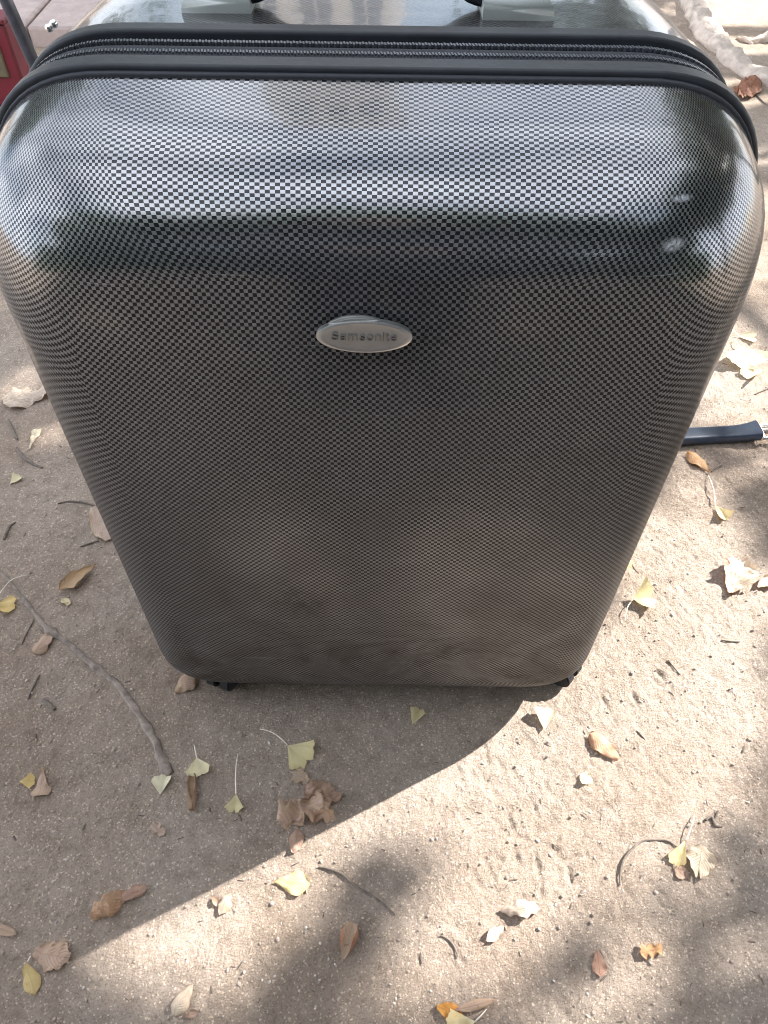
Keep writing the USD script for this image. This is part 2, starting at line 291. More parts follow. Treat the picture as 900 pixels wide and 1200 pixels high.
PXL = lambda x0, y0, x1, y1, w=0.0028, dep=0.0030: (at(x0, y0)[:2], at(x1, y1)[:2], w, dep)
tread_lines = [PXL(598, 985, 610, 1018), PXL(625, 990, 637, 1058), PXL(660, 1000, 676, 1052), PXL(680, 985, 690, 1008), PXL(620, 930, 632, 962), PXL(590, 975, 690, 1008, 0.0024, 0.0022),
               PXL(640, 1012, 690, 1003, 0.0024, 0.0022), PXL(612, 895, 660, 885, 0.0024, 0.0022), PXL(592, 945, 604, 980), PXL(560, 850, 574, 900), PXL(575, 905, 566, 925), PXL(700, 808, 722, 850),
               PXL(735, 800, 752, 840), PXL(760, 775, 790, 812), PXL(530, 1105, 545, 1135, 0.0024, 0.0022), PXL(780, 790, 812, 780, 0.0024, 0.0022)]
def axis(lo, hi, step, far, grow=1.035):
    a = list(np.arange(lo, hi, step)); s = step; 
    while a[-1] < far: s = min(s * grow, 6.0); a.append(a[-1] + s)
    s = step; b = []; v = lo
    while v > -far: s = min(s * grow, 6.0); v -= s; b.append(v)
    return np.array(b[::-1] + a)
gx = axis(-0.50, 0.68, 0.0020, 60.0, 1.03); gy = axis(-0.50, 0.30, 0.0020, 60.0, 1.016)
GX, GY = np.meshgrid(gx, gy, indexing='ij')
GZ = np.zeros_like(GX)
near = (np.abs(GX) < 4) & (np.abs(GY) < 5)
GZ[near] = h_ground(GX[near], GY[near]) + tread(GX[near], GY[near])
GZ[~near] = h_soft(GX[~near], GY[~near])
obj('ground', trimesh.Trimesh(np.stack([GX, GY, GZ], -1).reshape(-1, 3), grid_faces(len(gx), len(gy))[:, ::-1], process=False), 'earth', smooth=True,
    label='dry packed sandy earth strewn with grit and fallen leaves', kind='structure')
def hz(x, y): return float(h_ground(np.array([x]), np.array([y]))[0])

# ---------------------------------------------------------------- the suitcase
W, RI, RY, RC, TAP, D = 0.5412, 0.0565, 0.080, 0.08845, 0.0212, 0.120
ZB, ZT = 0.020, 0.680; HH = ZT - ZB; ZC = (ZB + ZT) / 2
def ring(inset, y, ns=26, nc=16, dw=0.0):
    hw, hh, r = W / 2 - inset - dw, HH / 2 - inset, 0.100 - 0.2 * inset
    rt = r
    p, nrm = [], []
    cs = [(1, 1, 0), (-1, 1, 90), (-1, -1, 180), (1, -1, 270)]
    arcs = []
    for cx, cz, a0 in cs:
        r = rt if cz > 0 else 0.060 - 0.1 * inset
        a = np.radians(np.linspace(a0, a0 + 90, nc))
        ca, sa = np.cos(a), np.sin(a); pw = lambda q, e: np.sign(q) * np.abs(np.where(np.abs(q) < 1e-9, 0, q)) ** e
        nn = np.stack([pw(ca, 1.2), pw(sa, 1.2)], -1); nn /= np.linalg.norm(nn, axis=1, keepdims=True)
        arcs.append((np.stack([cx * (hw - r) + r * pw(ca, 0.8), np.full(nc, y), ZC + cz * (hh - r) + r * pw(sa, 0.8)], -1), nn))
    for k in range(4):
        a, n = arcs[k]; b, n2 = arcs[(k + 1) % 4]
        t = np.linspace(0, 1, ns + 1)[1:-1, None]
        p += [a, a[-1] + (b[0] - a[-1]) * t]; nrm += [n, np.repeat(n[-1:], ns - 1, 0)]
    return np.vstack(p), np.vstack(nrm)
def make_shell(y0, depth, sgn, bulge, tap=TAP, ry=RY, ri=RI):
    """A half shell: from its rim at y0 towards sgn * y, with a rounded shoulder and a slightly crowned face. UVs unroll the face on to the sides."""
    t = [(tap * k / 5 * (depth - ry) / depth, (depth - ry) * k / 5) for k in range(5)]
    for a in np.linspace(0, math.radians(86), 24):
        d = (depth - ry) + ry * math.sin(a) ** 0.88; t.append((tap * d / depth + ri * (1 - math.cos(a) ** 0.88), d))
    inset = np.array(t); arc = np.r_[0, np.cumsum(np.linalg.norm(np.diff(inset, axis=0), axis=1))]; tot = arc[-1]
    base, bn = ring(inset[-1, 0], 0)
    V, U = [], []
    for (i, d), s in zip(inset, arc):
        p, _ = ring(i, y0 + sgn * d, dw=0.007 * max(0, 1 - d / 0.06) ** 2); V.append(p); t_ = (tot - s) / tot; q = base[:, [0, 2]] + bn * (tot - s) * (1 + 0.18 * np.clip(bn[:, 1:], 0, 1)); q[:, 0] *= 1 + 0.25 * min(1.0, t_ * 1.7) * np.clip(bn[:, 1], 0, 1); U.append(q)
    cen = np.array([0, y0 + sgn * depth, ZC])
    depth = inset[-1, 1]; cen[1] = y0 + sgn * depth; front, _ = ring(inset[-1, 0], y0 + sgn * depth)
    for k in np.linspace(1, 0.02, 22)[1:]:
        p = cen + (front - cen) * k; p[:, 1] += sgn * bulge * (1 - k * k); V.append(p); U.append(p[:, [0, 2]])
    n, m = len(V), len(base)
    v = np.vstack(V); u = np.vstack(U); f = grid_faces(n, m, True)
    c = len(v); v = np.vstack([v, cen + [0, sgn * bulge, 0]]); u = np.vstack([u, [[0, ZC]]])
    i = np.arange(m); f = np.vstack([f, np.stack([(n - 1) * m + i, (n - 1) * m + (i + 1) % m, np.full(m, c)], 1)])
    if sgn > 0: f = f[:, ::-1]
    return trimesh.Trimesh(v, f, process=False), u
def loop(prof):                                # a closed profile (outset, y) swept round the rim
    v = np.vstack([ring(-o, y, dw=0.007)[0] for o, y in prof + prof[:1]]); m = len(ring(0, 0)[0])
    return trimesh.Trimesh(v, grid_faces(len(prof) + 1, m, True), process=False)
def rrect(o0, o1, y0, y1, r, n=4):
    out = []
    for cx, cy, a0 in ((o1 - r, y1 - r, 0), (o0 + r, y1 - r, 90), (o0 + r, y0 + r, 180), (o1 - r, y0 + r, 270)):
        for a in np.radians(np.linspace(a0, a0 + 90, n)): out.append((cx + r * math.cos(a), cy + r * math.sin(a)))
    return out[::-1]

shell_material('printed_shell', [(-0.075, 0.275, 0.055, 0.045, 0.45, 46), (0.05, 0.17, 0.12, 0.07, 0.40, 34), (-0.10, 0.16, 0.10, 0.06, 0.30, 26), (0.10, 0.33, 0.08, 0.07, 0.05, 30),
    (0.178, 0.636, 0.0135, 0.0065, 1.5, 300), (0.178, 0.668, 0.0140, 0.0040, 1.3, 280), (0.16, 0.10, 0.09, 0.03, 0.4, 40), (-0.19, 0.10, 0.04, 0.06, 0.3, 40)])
case = thing('suitcase', 'large upright hard shell suitcase printed in black and silver checks standing on the dirt', 'suitcase')
sh, uv = make_shell(0.0, D, -1, 0.011)
obj('front_shell', sh, 'printed_shell', case, True, uv)
sh, uv = make_shell(0.075, 0.195, 1, 0.005, 0.008, 0.05, 0.035)
obj('rear_shell', sh, 'printed_shell', case, True, uv)
obj('front_rim', loop(rrect(-0.008, 0.0046, -0.001, 0.0175, 0.0026)), 'black_rubber', case, True)
obj('rear_rim', loop(rrect(-0.008, 0.0046, 0.0605, 0.0765, 0.0026)), 'black_rubber', case, True)
obj('gasket', loop(rrect(-0.012, 0.0012, -0.0055, 0.000, 0.001)), 'zip_tape', case, True)
obj('zip_tape', loop([(-0.002, 0.018), (0.0012, 0.024), (0.0024, 0.0285), (-0.0012, 0.0295), (0.0014, 0.033), (0.0026, 0.037), (0.0014, 0.041), (-0.0012, 0.0445), (0.0024, 0.0455), (0.0014, 0.052), (-0.002, 0.062), (-0.008, 0.062), (-0.008, 0.018)]), 'zip_tape', case, True)
def teeth(y0):
    p, n = ring(-0.0018, 0, 200, 40, 0.007); q = np.vstack([p, p[:1]]); s = np.r_[0, np.cumsum(np.linalg.norm(np.diff(q, axis=0), axis=1))]
    ms = []
    k = 0
    for d in np.arange(0, s[-1], 0.0021):
        x = np.interp(d, s, q[:, 0]); z = np.interp(d, s, q[:, 2]); j = min(np.searchsorted(s, d), len(n) - 1); nn = n[j]
        if z < 0.30: continue
        t = np.array([-nn[1], nn[0]]); a = np.array([t[0], 0, t[1]]); b = np.array([nn[0], 0, nn[1]]); y = y0 + (0.0004 if k % 2 else -0.0004); k += 1
        c = np.array([x, y, z]); e = np.array([0.0, 1, 0]); 
        v = [c + a * sa * 0.0006 + a * sy * 0.0004 + e * sy * 0.0022 + b * sb for sa in (-1, 1) for sy in (-1, 1) for sb in (-0.001, 0.0013)]
        ms.append(trimesh.Trimesh(v, trimesh.creation.box().faces, process=False))
    return cat_mesh(ms)
for y in (0.0285, 0.0455): obj('zip_teeth', teeth(y), 'zip_plastic', case, kind='stuff')
# badge on the face
bc = at_y(427, 391, -D - 0.006); bw = 0.5 * (at_y(483, 391, -D - 0.006)[0] - at_y(371, 391, -D - 0.006)[0]); bh = 0.5 * (at_y(427, 373, -D - 0.006)[2] - at_y(427, 410, -D - 0.006)[2])
def oval(a, b, y0, y1, bev, n=64):
    t = np.linspace(0, 2 * np.pi, n, endpoint=False); V = []
    for s, y in ((1, y0), (1, y1 + bev), (1 - bev / b, y1), (1 - 2.2 * bev / b, y1), (1 - 3.0 * bev / b, y1 + bev * 0.5), (0.01, y1 + bev * 0.5)):
        V.append(np.stack([bc[0] + a * s * np.cos(t), np.full(n, y), bc[2] + b * s * np.sin(t)], -1))
    return trimesh.Trimesh(np.vstack(V), grid_faces(len(V), n, True), process=False)
yf = -D - 0.0062
badge = thing('badge', parent=case)
obj('badge_plate', oval(bw, bh, yf, yf - 0.0042, 0.0008), 'badge_silver', badge, 30)
bb = oval(bw * 0.68, bh * 0.9, yf, yf - 0.002, 0.0006); bb.apply_translation((-0.004, 0, bh * 0.28)); obj('badge_back', bb, 'badge_silver', badge, 30)
tx = meshkit.text_mesh('Samsonite', 0.0058, 0.0011, False)
tw = tx.bounds[1][0] - tx.bounds[0][0]; tx.apply_translation((-tx.bounds[0][0] - tw / 2, -0.0022, 0)); tx.apply_scale((bw * 1.36 / tw, 1, 1))
tv = np.array(tx.vertices); tx.vertices = np.stack([bc[0] + tv[:, 0], yf - 0.0037 - tv[:, 2], bc[2] + tv[:, 1] + 0.0005], -1)
obj('badge_lettering', tx, 'badge_letters', badge)
# carry handle on the top of the rear shell
hd = thing('carry_handle', parent=case)
zt = ZT - 0.003
def mount(x0, x1, y0):
    prof = [(y0 + q, z) for q, z in ((0, -0.002), (0, 0.004), (0, 0.008), (0.0012, 0.0112), (0.004, 0.0146), (0.008, 0.0172), (0.014, 0.019), (0.024, 0.020), (0.044, 0.020), (0.048, 0.017), (0.048, -0.002))]
    o, n_ = (x0, x1) if abs(x0) > abs(x1) else (x1, x0); k = 1 if o > n_ else -1
    c = []
    for y, z in prof:
        f = max(0.0, z) / 0.020; c += [[n_, y, zt + z], [o - k * 0.017 * (1 - math.sqrt(max(0.0, 1 - f * f))), y, zt + z]]
    return trimesh.convex.convex_hull(np.array(c))
xm = [at_y(211, 11, 0.112)[0], at_y(293, 11, 0.112)[0], at_y(566, 21, 0.104)[0], at_y(651, 21, 0.104)[0]]
obj('handle_mount', mount(xm[0], xm[1], 0.114), 'satin_grey', hd, 30); obj('handle_mount', mount(xm[2], xm[3], 0.106), 'satin_grey', hd, 30)
gp = [(xm[1] - 0.012, zt + 0.008), (xm[1] + 0.004, zt + 0.010), (xm[1] + 0.022, zt + 0.019), (xm[1] + 0.055, zt + 0.027), (0.5 * (xm[1] + xm[2]), zt + 0.030), (xm[2] - 0.055, zt + 0.027), (xm[2] - 0.022, zt + 0.019), (xm[2] - 0.004, zt + 0.010), (xm[2] + 0.012, zt + 0.008)]
gp = smoothpath(np.array([(x, 0.136, z) for x, z in gp]), 40)
g = tube(gp, 0.0065, 12); gv = np.array(g.vertices); gv[:, 1] = 0.136 + (gv[:, 1] - 0.136) * 2.4; g.vertices = gv
obj('handle_grip', g, 'black_rubber', hd, 40)
# casters, dull black housings with a twin wheel
def caster(x, y, deg):
    c = thing('caster', parent=case)
    hs = [trimesh.creation.cylinder(0.025, 0.016, sections=28, transform=trimesh.transformations.translation_matrix((x, y, ZB + 0.001)))]
    a = math.radians(deg); d = np.array([math.cos(a), math.sin(a)]); n = np.array([-d[1], d[0]])
    ax = np.array([x, y]) + d * 0.014
    fk = trimesh.convex.convex_hull(np.array([[*(np.array([x, y]) + d * p + n * q), z] for p, q, z in ((-0.016, -0.011, 0.030), (-0.016, 0.011, 0.030), (0.030, -0.011, 0.030), (0.030, 0.011, 0.030), (0.026, -0.004, 0.018), (0.026, 0.004, 0.018), (0.006, -0.004, 0.016), (0.006, 0.004, 0.016))]))
    obj('housing', cat_mesh(hs + [fk]), 'black_plastic', c, 30)
    zg = hz(*ax)
    for s in (-1, 1):
        w = trimesh.creation.cylinder(0.0185, 0.010, sections=28); w2 = trimesh.creation.cylinder(0.0165, 0.0125, sections=28)
        w = cat_mesh([w, w2]); w.apply_transform(trimesh.geometry.align_vectors([0, 0, 1], [n[0], n[1], 0])); w.apply_translation((ax[0] + s * n[0] * 0.0095, ax[1] + s * n[1] * 0.0095, zg + 0.0182))
        obj('wheel', w, 'grey_wheel', c, 30)
caster(0.226, -0.052, -40); caster(-0.183, -0.061, 250); caster(0.195, 0.145, 60); caster(-0.195, 0.145, 120)
# two small bright studs of the lock beside the left end of the rear rim
for px, py in ((57.5, 33), (63, 28)):
    s = at_y(px, py, 0.079)
    st = trimesh.creation.icosphere(2, 0.0028); st.apply_translation(s); obj('lock_stud', st, 'bright_steel', case, True)

# ---------------------------------------------------------------- things behind the suitcase
# red box
e0 = at_y(24, 90, 1.60); e1 = at_y(5, 26, 1.60)
xr = 0.5 * (e0[0] + e1[0]); bz = e1[2] + 0.004
box = thing('red_box', 'low red box with an olive panel set in its front at the top left', 'box')
bw_ = 0.36
obj('body', rbox((bw_, 0.07, bz - 0.012), (xr - bw_ / 2, 1.60 + 0.035, bz / 2 - 0.004), 0.006), 'red_paint', box, 30)
obj('front_panel', rbox((bw_ - 0.05, 0.008, bz * 0.46), (xr - 0.030 - (bw_ - 0.05) / 2, 1.599, bz * 0.60), 0.003), 'olive_panel', box, 30)
obj('lid', rbox((bw_ + 0.004, 0.076, 0.014), (xr - bw_ / 2, 1.60 + 0.035, bz - 0.004), 0.004), 'red_paint', box, 30)
# dark pole
a, b = at_y(39, 72, 1.15), at_y(6, -2, 1.15); d = (b - a) / np.linalg.norm(b - a); a0 = a - d * (a[2] - hz(a[0], a[1])) / d[2]
pole = thing('leaning_pole', 'dark metal pole leaning beside the red box', 'pole')
obj('pole_tube', tube([a0, lerp(a0, a, 0.5), a, b, b + d * 0.42], 0.0125, 16), 'dark_pipe', pole, 40)
obj('end_cap', tube([a0 - d * 0.001, a0 + d * 0.03, a0 + d * 0.034], [0.016, 0.016, 0.0135], 16), 'black_rubber', pole, 40)
# stone kerb
k0 = at(50, 56); kz = at_y(50, 33, k0[1])[2]
kerb = thing('stone_kerb', 'pinkish stone kerb slabs behind the dark pole at the top left', 'kerb')
rng = np.random.default_rng(5)
for i, (x0, x1) in enumerate(((-2.6, -1.79), (-1.782, -1.10), (-1.092, -0.50))):
    s = rbox((x1 - x0, 0.62, kz + 0.05), ((x0 + x1) / 2, k0[1] + 0.31 + 0.006 * i, kz / 2 - 0.025 + 0.003 * (i % 2)), 0.008)
    obj('slab', s, 'pink_stone', kerb, 30)
# tree roots breaking the ground at the top right
def root(pts, rad, label, sink=0.45, seed=0):
    P = []
    for (x, y), r in zip(pts, rad): g_ = at(x, y); P.append([g_[0], g_[1], hz(g_[0], g_[1]) + r * (1 - 2 * sink)])
    n = 40; Q = smoothpath(P, n); R = np.interp(np.linspace(0, 1, n), np.linspace(0, 1, len(rad)), rad)
    m = tube(Q, R, 14); v = np.array(m.vertices); v += (np.stack([meshkit.fbm(v * 22 + k * 9.1 + seed, 3, k) for k in range(3)], -1) - 0.5) * np.repeat(R, 14).tolist().__len__() ** 0 * 0.035
    m.vertices = v
    obj('tree_root', m, 'root_bark', None, True, label=label, cat='tree root')
root([(796, -40), (812, 5), (826, 40), (846, 62), (872, 84), (925, 108)], [0.030, 0.036, 0.038, 0.036, 0.030, 0.020], 'sunlit pale tree root running along the right rear of the suitcase', 0.40, 1)
root([(935, 46), (905, 48), (880, 50), (862, 46)], [0.022, 0.020, 0.016, 0.005], 'short reddish root stub at the top right edge', 0.35, 2)
# navy strap with a steel buckle
s0, s1 = at(760, 521), at(884, 513); ln = s1 - s0; ln[2] = 0; L = np.linalg.norm(ln); ln /= L; lt = np.array([-ln[1], ln[0], 0])
n = 40; V = []
for t in np.linspace(0, 1, n):
    e = max(0, (t - 0.80) / 0.20); wd = 0.0145 + 0.0035 * e * e; th = 0.0085 + 0.0015 * e; up = 0.004 * e * e + 0.0010 * math.sin(t * 7)
    c = s0 + ln * L * t + lt * 0.003 * math.sin(t * 2.6)
    for a in np.linspace(0, 2 * np.pi, 20, endpoint=False):
        ca, sa = math.cos(a), math.sin(a); q = c + lt * wd * np.sign(ca) * abs(ca) ** 0.45
        V.append([q[0], q[1], hz(c[0], c[1]) * 0 + 0.0110 + up + th * np.sign(sa) * abs(sa) ** 0.6])
st = trimesh.Trimesh(V, grid_faces(n, 20, True), process=False); k = len(V)
st = trimesh.Trimesh(np.vstack([V, np.mean(V[-20:], 0) + ln * 0.002, np.mean(V[:20], 0)]), np.vstack([st.faces, [[(n - 1) * 20 + i, (n - 1) * 20 + (i + 1) % 20, k] for i in range(20)], [[(i + 1) % 20, i, k + 1] for i in range(20)]]), process=False)
strap = thing('bag_strap', 'navy blue strap end with a steel buckle lying right of the suitcase', 'strap')
obj('strap_band', st, 'navy_strap', strap, 50)
bk0 = s1 + ln * 0.004; bm = []
def bar(p, q, r): return tube([p, lerp(p, q, 0.5), q], r, 10)
A = [bk0 + lt * 0.014 + [0, 0, 0.013], bk0 - lt * 0.014 + [0, 0, 0.013], bk0 + ln * 0.05 - lt * 0.016 + [0, 0, 0.010], bk0 + ln * 0.05 + lt * 0.016 + [0, 0, 0.010]]
obj('buckle', cat_mesh([bar(A[i], A[(i + 1) % 4], 0.0036) for i in range(4)] + [rbox((0.012, 0.030, 0.005), tuple(s1 + ln * 0.004 + np.array([0, 0, 0.0125])), 0.0015)] + [bar(bk0 + lt * 0.004 + [0, 0, 0.014], bk0 + ln * 0.05 + lt * 0.004 + [0, 0, 0.013], 0.0018)]), 'bright_steel', strap, True)

# ---------------------------------------------------------------- leaves
CREAM, PALE, GOLD, OLIVE = (0.78, 0.68, 0.40), (0.82, 0.74, 0.50), (0.80, 0.60, 0.27), (0.74, 0.64, 0.33)
TAN, BROWN, PINK, DARK, ORANGE, GREYTAN = (0.46, 0.325, 0.21), (0.31, 0.20, 0.125), (0.44, 0.295, 0.225), (0.15, 0.085, 0.05), (0.50, 0.23, 0.07), (0.46, 0.37, 0.28)
def place(lo, p0, d, lift):
    """Local leaf coordinates (x along the leaf, y across, z up) on to the ground at p0 heading d."""
    nrm = np.array([-d[1], d[0]]); xy = p0[:2] + lo[:, :1] * d + lo[:, 1:2] * nrm
    z = h_soft(xy[:, 0], xy[:, 1]); z0 = float(h_soft(np.array([p0[0]]), np.array([p0[1]]))[0])
    return np.column_stack([xy, 0.6 * z + 0.4 * z0 + lift * 0.7 + 0.92 * np.maximum(lo[:, 2], -0.002)])
def frame(a, b):
    A, B = at(*a), at(*b); v = (B - A)[:2]; L = np.linalg.norm(v); return A, v / L, L
def across(c, w, d):                          # metres for w pixels seen across the direction d at the pixel c
    n = np.array([-d[1], d[0], 0]); P = at(*c); q, _ = px_of(np.stack([P, P + n * 0.01])); return w * 0.01 / np.linalg.norm(q[1] - q[0])
def stem_mesh(pts, r0=0.0008, r1=0.0005):
    P = [at(*p) for p in pts]; P = [np.array([q[0], q[1], float(h_soft(q[:1], q[1:2])[0]) + 0.0035 + (0.004 if 0 < i < len(P) - 1 else 0)]) for i, q in enumerate(P)]
    return tube(smoothpath(P, 16), np.linspace(r1, r0, 16), 6)
def blade_leaf(a, b, w, cols, roll=0.5, bend=0.2, crumple=0.15, shape='oval', seed=0, dome=False, lift=0.004, under=None, lobes=0.0, spots=0.6, edge=None, thick=True, notch=0.0, twist=0.0):
    p0, d, L = frame(a, b); wd = across(((a[0] + b[0]) / 2, (a[1] + b[1]) / 2), w, d) / 2
    roll = roll * 0.85 if roll < 2.0 else roll; crumple = crumple * 1.35 + 0.06
    ns, nt = 26, 15; s = np.linspace(0, 1, ns); t = np.linspace(-1, 1, nt)
    S, T = np.meshgrid(s, t, indexing='ij')
    prof = {'oval': np.sin(np.pi * np.clip(s, 0.015, 0.985)) ** 0.62, 'drop': np.sin(np.pi * np.clip(s, 0.01, 0.99) ** 1.6) ** 0.62, 'lance': np.sin(np.pi * np.clip(s, 0.01, 0.99) ** 0.8) ** 0.9,
            'tube': 0.72 + 0.28 * np.sin(np.pi * s) ** 0.5, 'broad': np.sin(np.pi * np.clip(s, 0.03, 0.97)) ** 0.40, 'tri': np.clip(s, 0.04, 1) ** 0.9 * np.where(s > 0.9, 1 - (s - 0.9) * 3, 1)}[shape]
    r_ = np.random.default_rng(seed); ph = r_.uniform(0, 6.28, 4)
    wv = 1 + lobes * (np.sin(S * 17 + ph[0] + np.sign(T) * ph[1]) * 0.6 + np.sin(S * 31 + ph[2]) * 0.4) * np.abs(T)
    half = roll / 2; true_w = wd if half < 0.6 else wd * (half / max(math.sin(min(half, 1.57)), 1e-3) if half < 1.57 else half)
    ww = true_w * prof[:, None] * wv
    rad = ww / max(half, 1e-3) if half > 1e-3 else None
    ang = T * half * (1 + 0.25 * np.sin(S * 5 + ph[3]))
    if half > 1e-3:
        y = rad * np.sin(ang); z = rad * (1 - np.cos(ang))
        if dome: z = z.max(1, keepdims=True) * 1.0 - z
    else: y = T * ww; z = 0 * T
    x = S * L
    if notch: x = x - notch * L * np.exp(-(T / 0.22) ** 2) * S ** 6
    if abs(bend) > 1e-3:
        R = L / abs(bend); th = (S - 0.5) * abs(bend); zz_ = R * (1 - np.cos(th)); 
        z = z + (zz_ if bend > 0 else zz_.max() - zz_); 
    y = y + twist * L * (S - 0.5) ** 2
    z = z + wd * np.abs(T) ** 3 * (0.22 * np.sin(S * 8 + ph[0] + 2.2 * np.sign(T)) + 0.14 * np.sin(S * 19 + ph[1] * np.sign(T)))
    lo = np.stack([x, y, z], -1).reshape(-1, 3)
    nz = np.stack([meshkit.fbm(lo * 75 + seed * 3.7 + k * 11, 3, 40 + k) for k in range(3)], -1) - 0.5
    lo = lo + nz * crumple * wd * np.array([0.6, 1.0, 1.5]); lo[:, 2] -= np.percentile(lo[:, 2], 6)
    V = place(lo, p0, d, lift); F = grid_faces(ns, nt)[:, ::-1]
    return trimesh.Trimesh(V, F, process=False), np.stack([S, T], -1).reshape(-1, 2), leaf_mat(*cols, under=under, spots=spots, edge=edge)
leaf_no = [0]
def leaf(label, a, b, w, cols, stem=None, **k):
    leaf_no[0] += 1; k.setdefault('seed', leaf_no[0])
    m, uv, mt = blade_leaf(a, b, w, cols, **k)
    if stem:
        t = thing('dry_leaf', label, 'leaf'); obj('blade', m, mt, t, True, uv); obj('stalk', stem_mesh(stem), 'pale_chip', t, True)
    else: obj('dry_leaf', m, mt, None, True, uv, label=label, cat='leaf')
def ginkgo(label, apex, rim, spread, cols, stem=None, ripple=0.10, fold=0.0, cup=0.25, notch=0.12, lift=0.004, under=None, edge=None, seed=None, spots=0.15, tilt=0.0):
    """A fan shaped leaf: apex and middle of the rim in pixels, spread in degrees."""
    leaf_no[0] += 1; seed = seed or leaf_no[0]
    p0, d, L = frame(apex, rim); nr, na = 14, 33
    r = np.linspace(0.02, 1, nr); a = np.linspace(-1, 1, na); R, A = np.meshgrid(r, a, indexing='ij'); half = math.radians(spread) / 2
    g_ = np.random.default_rng(seed); ph = g_.uniform(0, 6.28, 3)
    rim_ = 1 - notch * np.exp(-((A - 0.05) / 0.10) ** 2) + 0.035 * np.sin(A * 9 + ph[0]) + 0.02 * np.sin(A * 23 + ph[1]) - 0.10 * np.abs(A) ** 4
    x = R * L * rim_ * np.cos(A * half); y = R * L * rim_ * np.sin(A * half)
    z = ripple * L * R * np.sin(A * 5 + ph[2]) * 0.5 + cup * L * (R * A) ** 2 * 0.6 + tilt * L * R * A
    if fold:                                   # folded over along the middle line
        c = math.cos(fold); up = math.sin(fold); z = z * 0.3 + np.where(y > 0, y * up, 0); y = np.where(y > 0, y * c, y)
    lo = np.stack([x, y, z], -1).reshape(-1, 3); lo[:, 2] += (meshkit.fbm(lo * 90 + seed, 2, 77) - 0.5) * 0.07 * L; lo[:, 2] -= np.percentile(lo[:, 2], 8)
    m = trimesh.Trimesh(place(lo, p0, d, lift), grid_faces(nr, na)[:, ::-1], process=False); uv = np.stack([R, A], -1).reshape(-1, 2)
    mt = leaf_mat(*cols, under=under, fan=True, spots=spots, edge=edge)
    if stem:
        t = thing('ginkgo_leaf', label, 'leaf'); obj('blade', m, mt, t, True, uv); obj('stalk', stem_mesh(list(stem) + [apex]), 'pale_chip', t, True)
    else: obj('ginkgo_leaf', m, mt, None, True, uv, label=label, cat='leaf')
Y1, Y2, Y3, Y4 = (CREAM, PALE), (GOLD, (0.72, 0.50, 0.17)), (OLIVE, CREAM), (PALE, (0.78, 0.70, 0.50))
B1, B2, B3, B4, B5 = (BROWN, TAN), (TAN, PINK), (PINK, BROWN), (GREYTAN, TAN), (ORANGE, BROWN)
WB = ((0.66, 0.55, 0.42), (0.52, 0.39, 0.28))
# right of the suitcase
ginkgo('small pale fan leaf nearest the suitcase high on the right edge of the picture', (864, 396), (885, 399), 62, Y4, [(849, 385), (857, 391)], fold=0.7, cup=0.5)
ginkgo('large cream fan leaf above the strap, upper one of an overlapping pair', (866, 411), (874, 436), 92, Y4, [(860, 400), (862, 406)], cup=0.5, lift=0.012, tilt=0.1)
ginkgo('cream fan leaf with brown fringe above the strap, lower one of an overlapping pair', (892, 436), (874, 447), 74, (PALE, GOLD), None, fold=0.9, edge=(0.45, 0.16, 0.05), cup=0.6, lift=0.006)
leaf('narrow orange brown leaf just below the navy strap', (804, 532), (833, 556), 12, (ORANGE, TAN), roll=1.5, bend=0.2, shape='lance', dome=True, crumple=0.2)
ginkgo('small golden fan leaf with a long stalk below the strap', (837, 593), (851, 610), 52, (GOLD, CREAM), [(829, 559), (834, 576)], cup=0.5, spots=0.4)
ginkgo('yellow scrap of leaf against the lower right side of the suitcase', (742, 657), (729, 668), 60, (GOLD, CREAM), [(752, 670), (749, 662)], fold=0.8)
ginkgo('cream fan leaf propped up on its stalk right of the suitcase', (739, 707), (764, 704), 88, Y3, [(731, 730), (733, 717)], cup=0.9, lift=0.012, tilt=0.35, under=OLIVE)
leaf('white curled leaf with a rust brown middle at the right edge', (855, 698), (872, 654), 32, WB, roll=1.9, bend=0.4, shape='oval', crumple=0.5, under=(0.42, 0.2, 0.1), lobes=0.2, edge=(0.6, 0.45, 0.3))
leaf('pale curled leaf cut by the right edge', (886, 690), (912, 676), 16, WB, roll=2.4, bend=0.5, crumple=0.4, under=(0.4, 0.2, 0.1))
leaf('pinkish brown pointed leaf with a small hole on the sunlit dirt right of the suitcase', (690, 862), (723, 892), 21, ((0.52, 0.33, 0.21), (0.45, 0.24, 0.14)), roll=1.7, bend=0.5, shape='oval', dome=True, crumple=0.12, stem=[(686, 855), (689, 860)], edge=(0.33, 0.13, 0.06))
leaf('tiny pale yellow leaf below the pointed brown one', (679, 910), (693, 918), 13, Y1, roll=0.5, shape='broad', crumple=0.1)
ginkgo('cream leaf standing in the sun by the right caster', (637, 858), (637, 832), 62, Y4, None, cup=0.4, lift=0.006, tilt=0.1)
# in front of the suitcase, in its shadow
ginkgo('small olive yellow leaf alone below the middle of the suitcase', (483, 850), (491, 831), 58, Y3, None, cup=0.3, notch=0.0)
ginkgo('yellow fan leaf with an arching stalk beside a crumpled brown leaf', (337, 874), (362, 895), 84, Y3, [(305, 855), (322, 862), (331, 869)], cup=0.5, edge=(0.4, 0.28, 0.1), tilt=0.1)
leaf('small tan torn leaf under the yellow fan leaf', (343, 906), (361, 917), 17, (GREYTAN, TAN), roll=1.0, shape='broad', lobes=0.3, crumple=0.4)
leaf('large crumpled brown leaf, upper lobe of the clump before the shadow edge', (398, 938), (358, 924), 24, B3, roll=2.2, bend=0.5, shape='broad', crumple=1.3, lobes=0.35, dome=True, spots=0.6, lift=0.008)
leaf('large crumpled tan brown leaf, biggest of the clump before the shadow edge', (332, 952), (392, 950), 40, B2, roll=1.9, bend=-0.7, shape='broad', crumple=1.3, lobes=0.3, dome=True, spots=0.6)
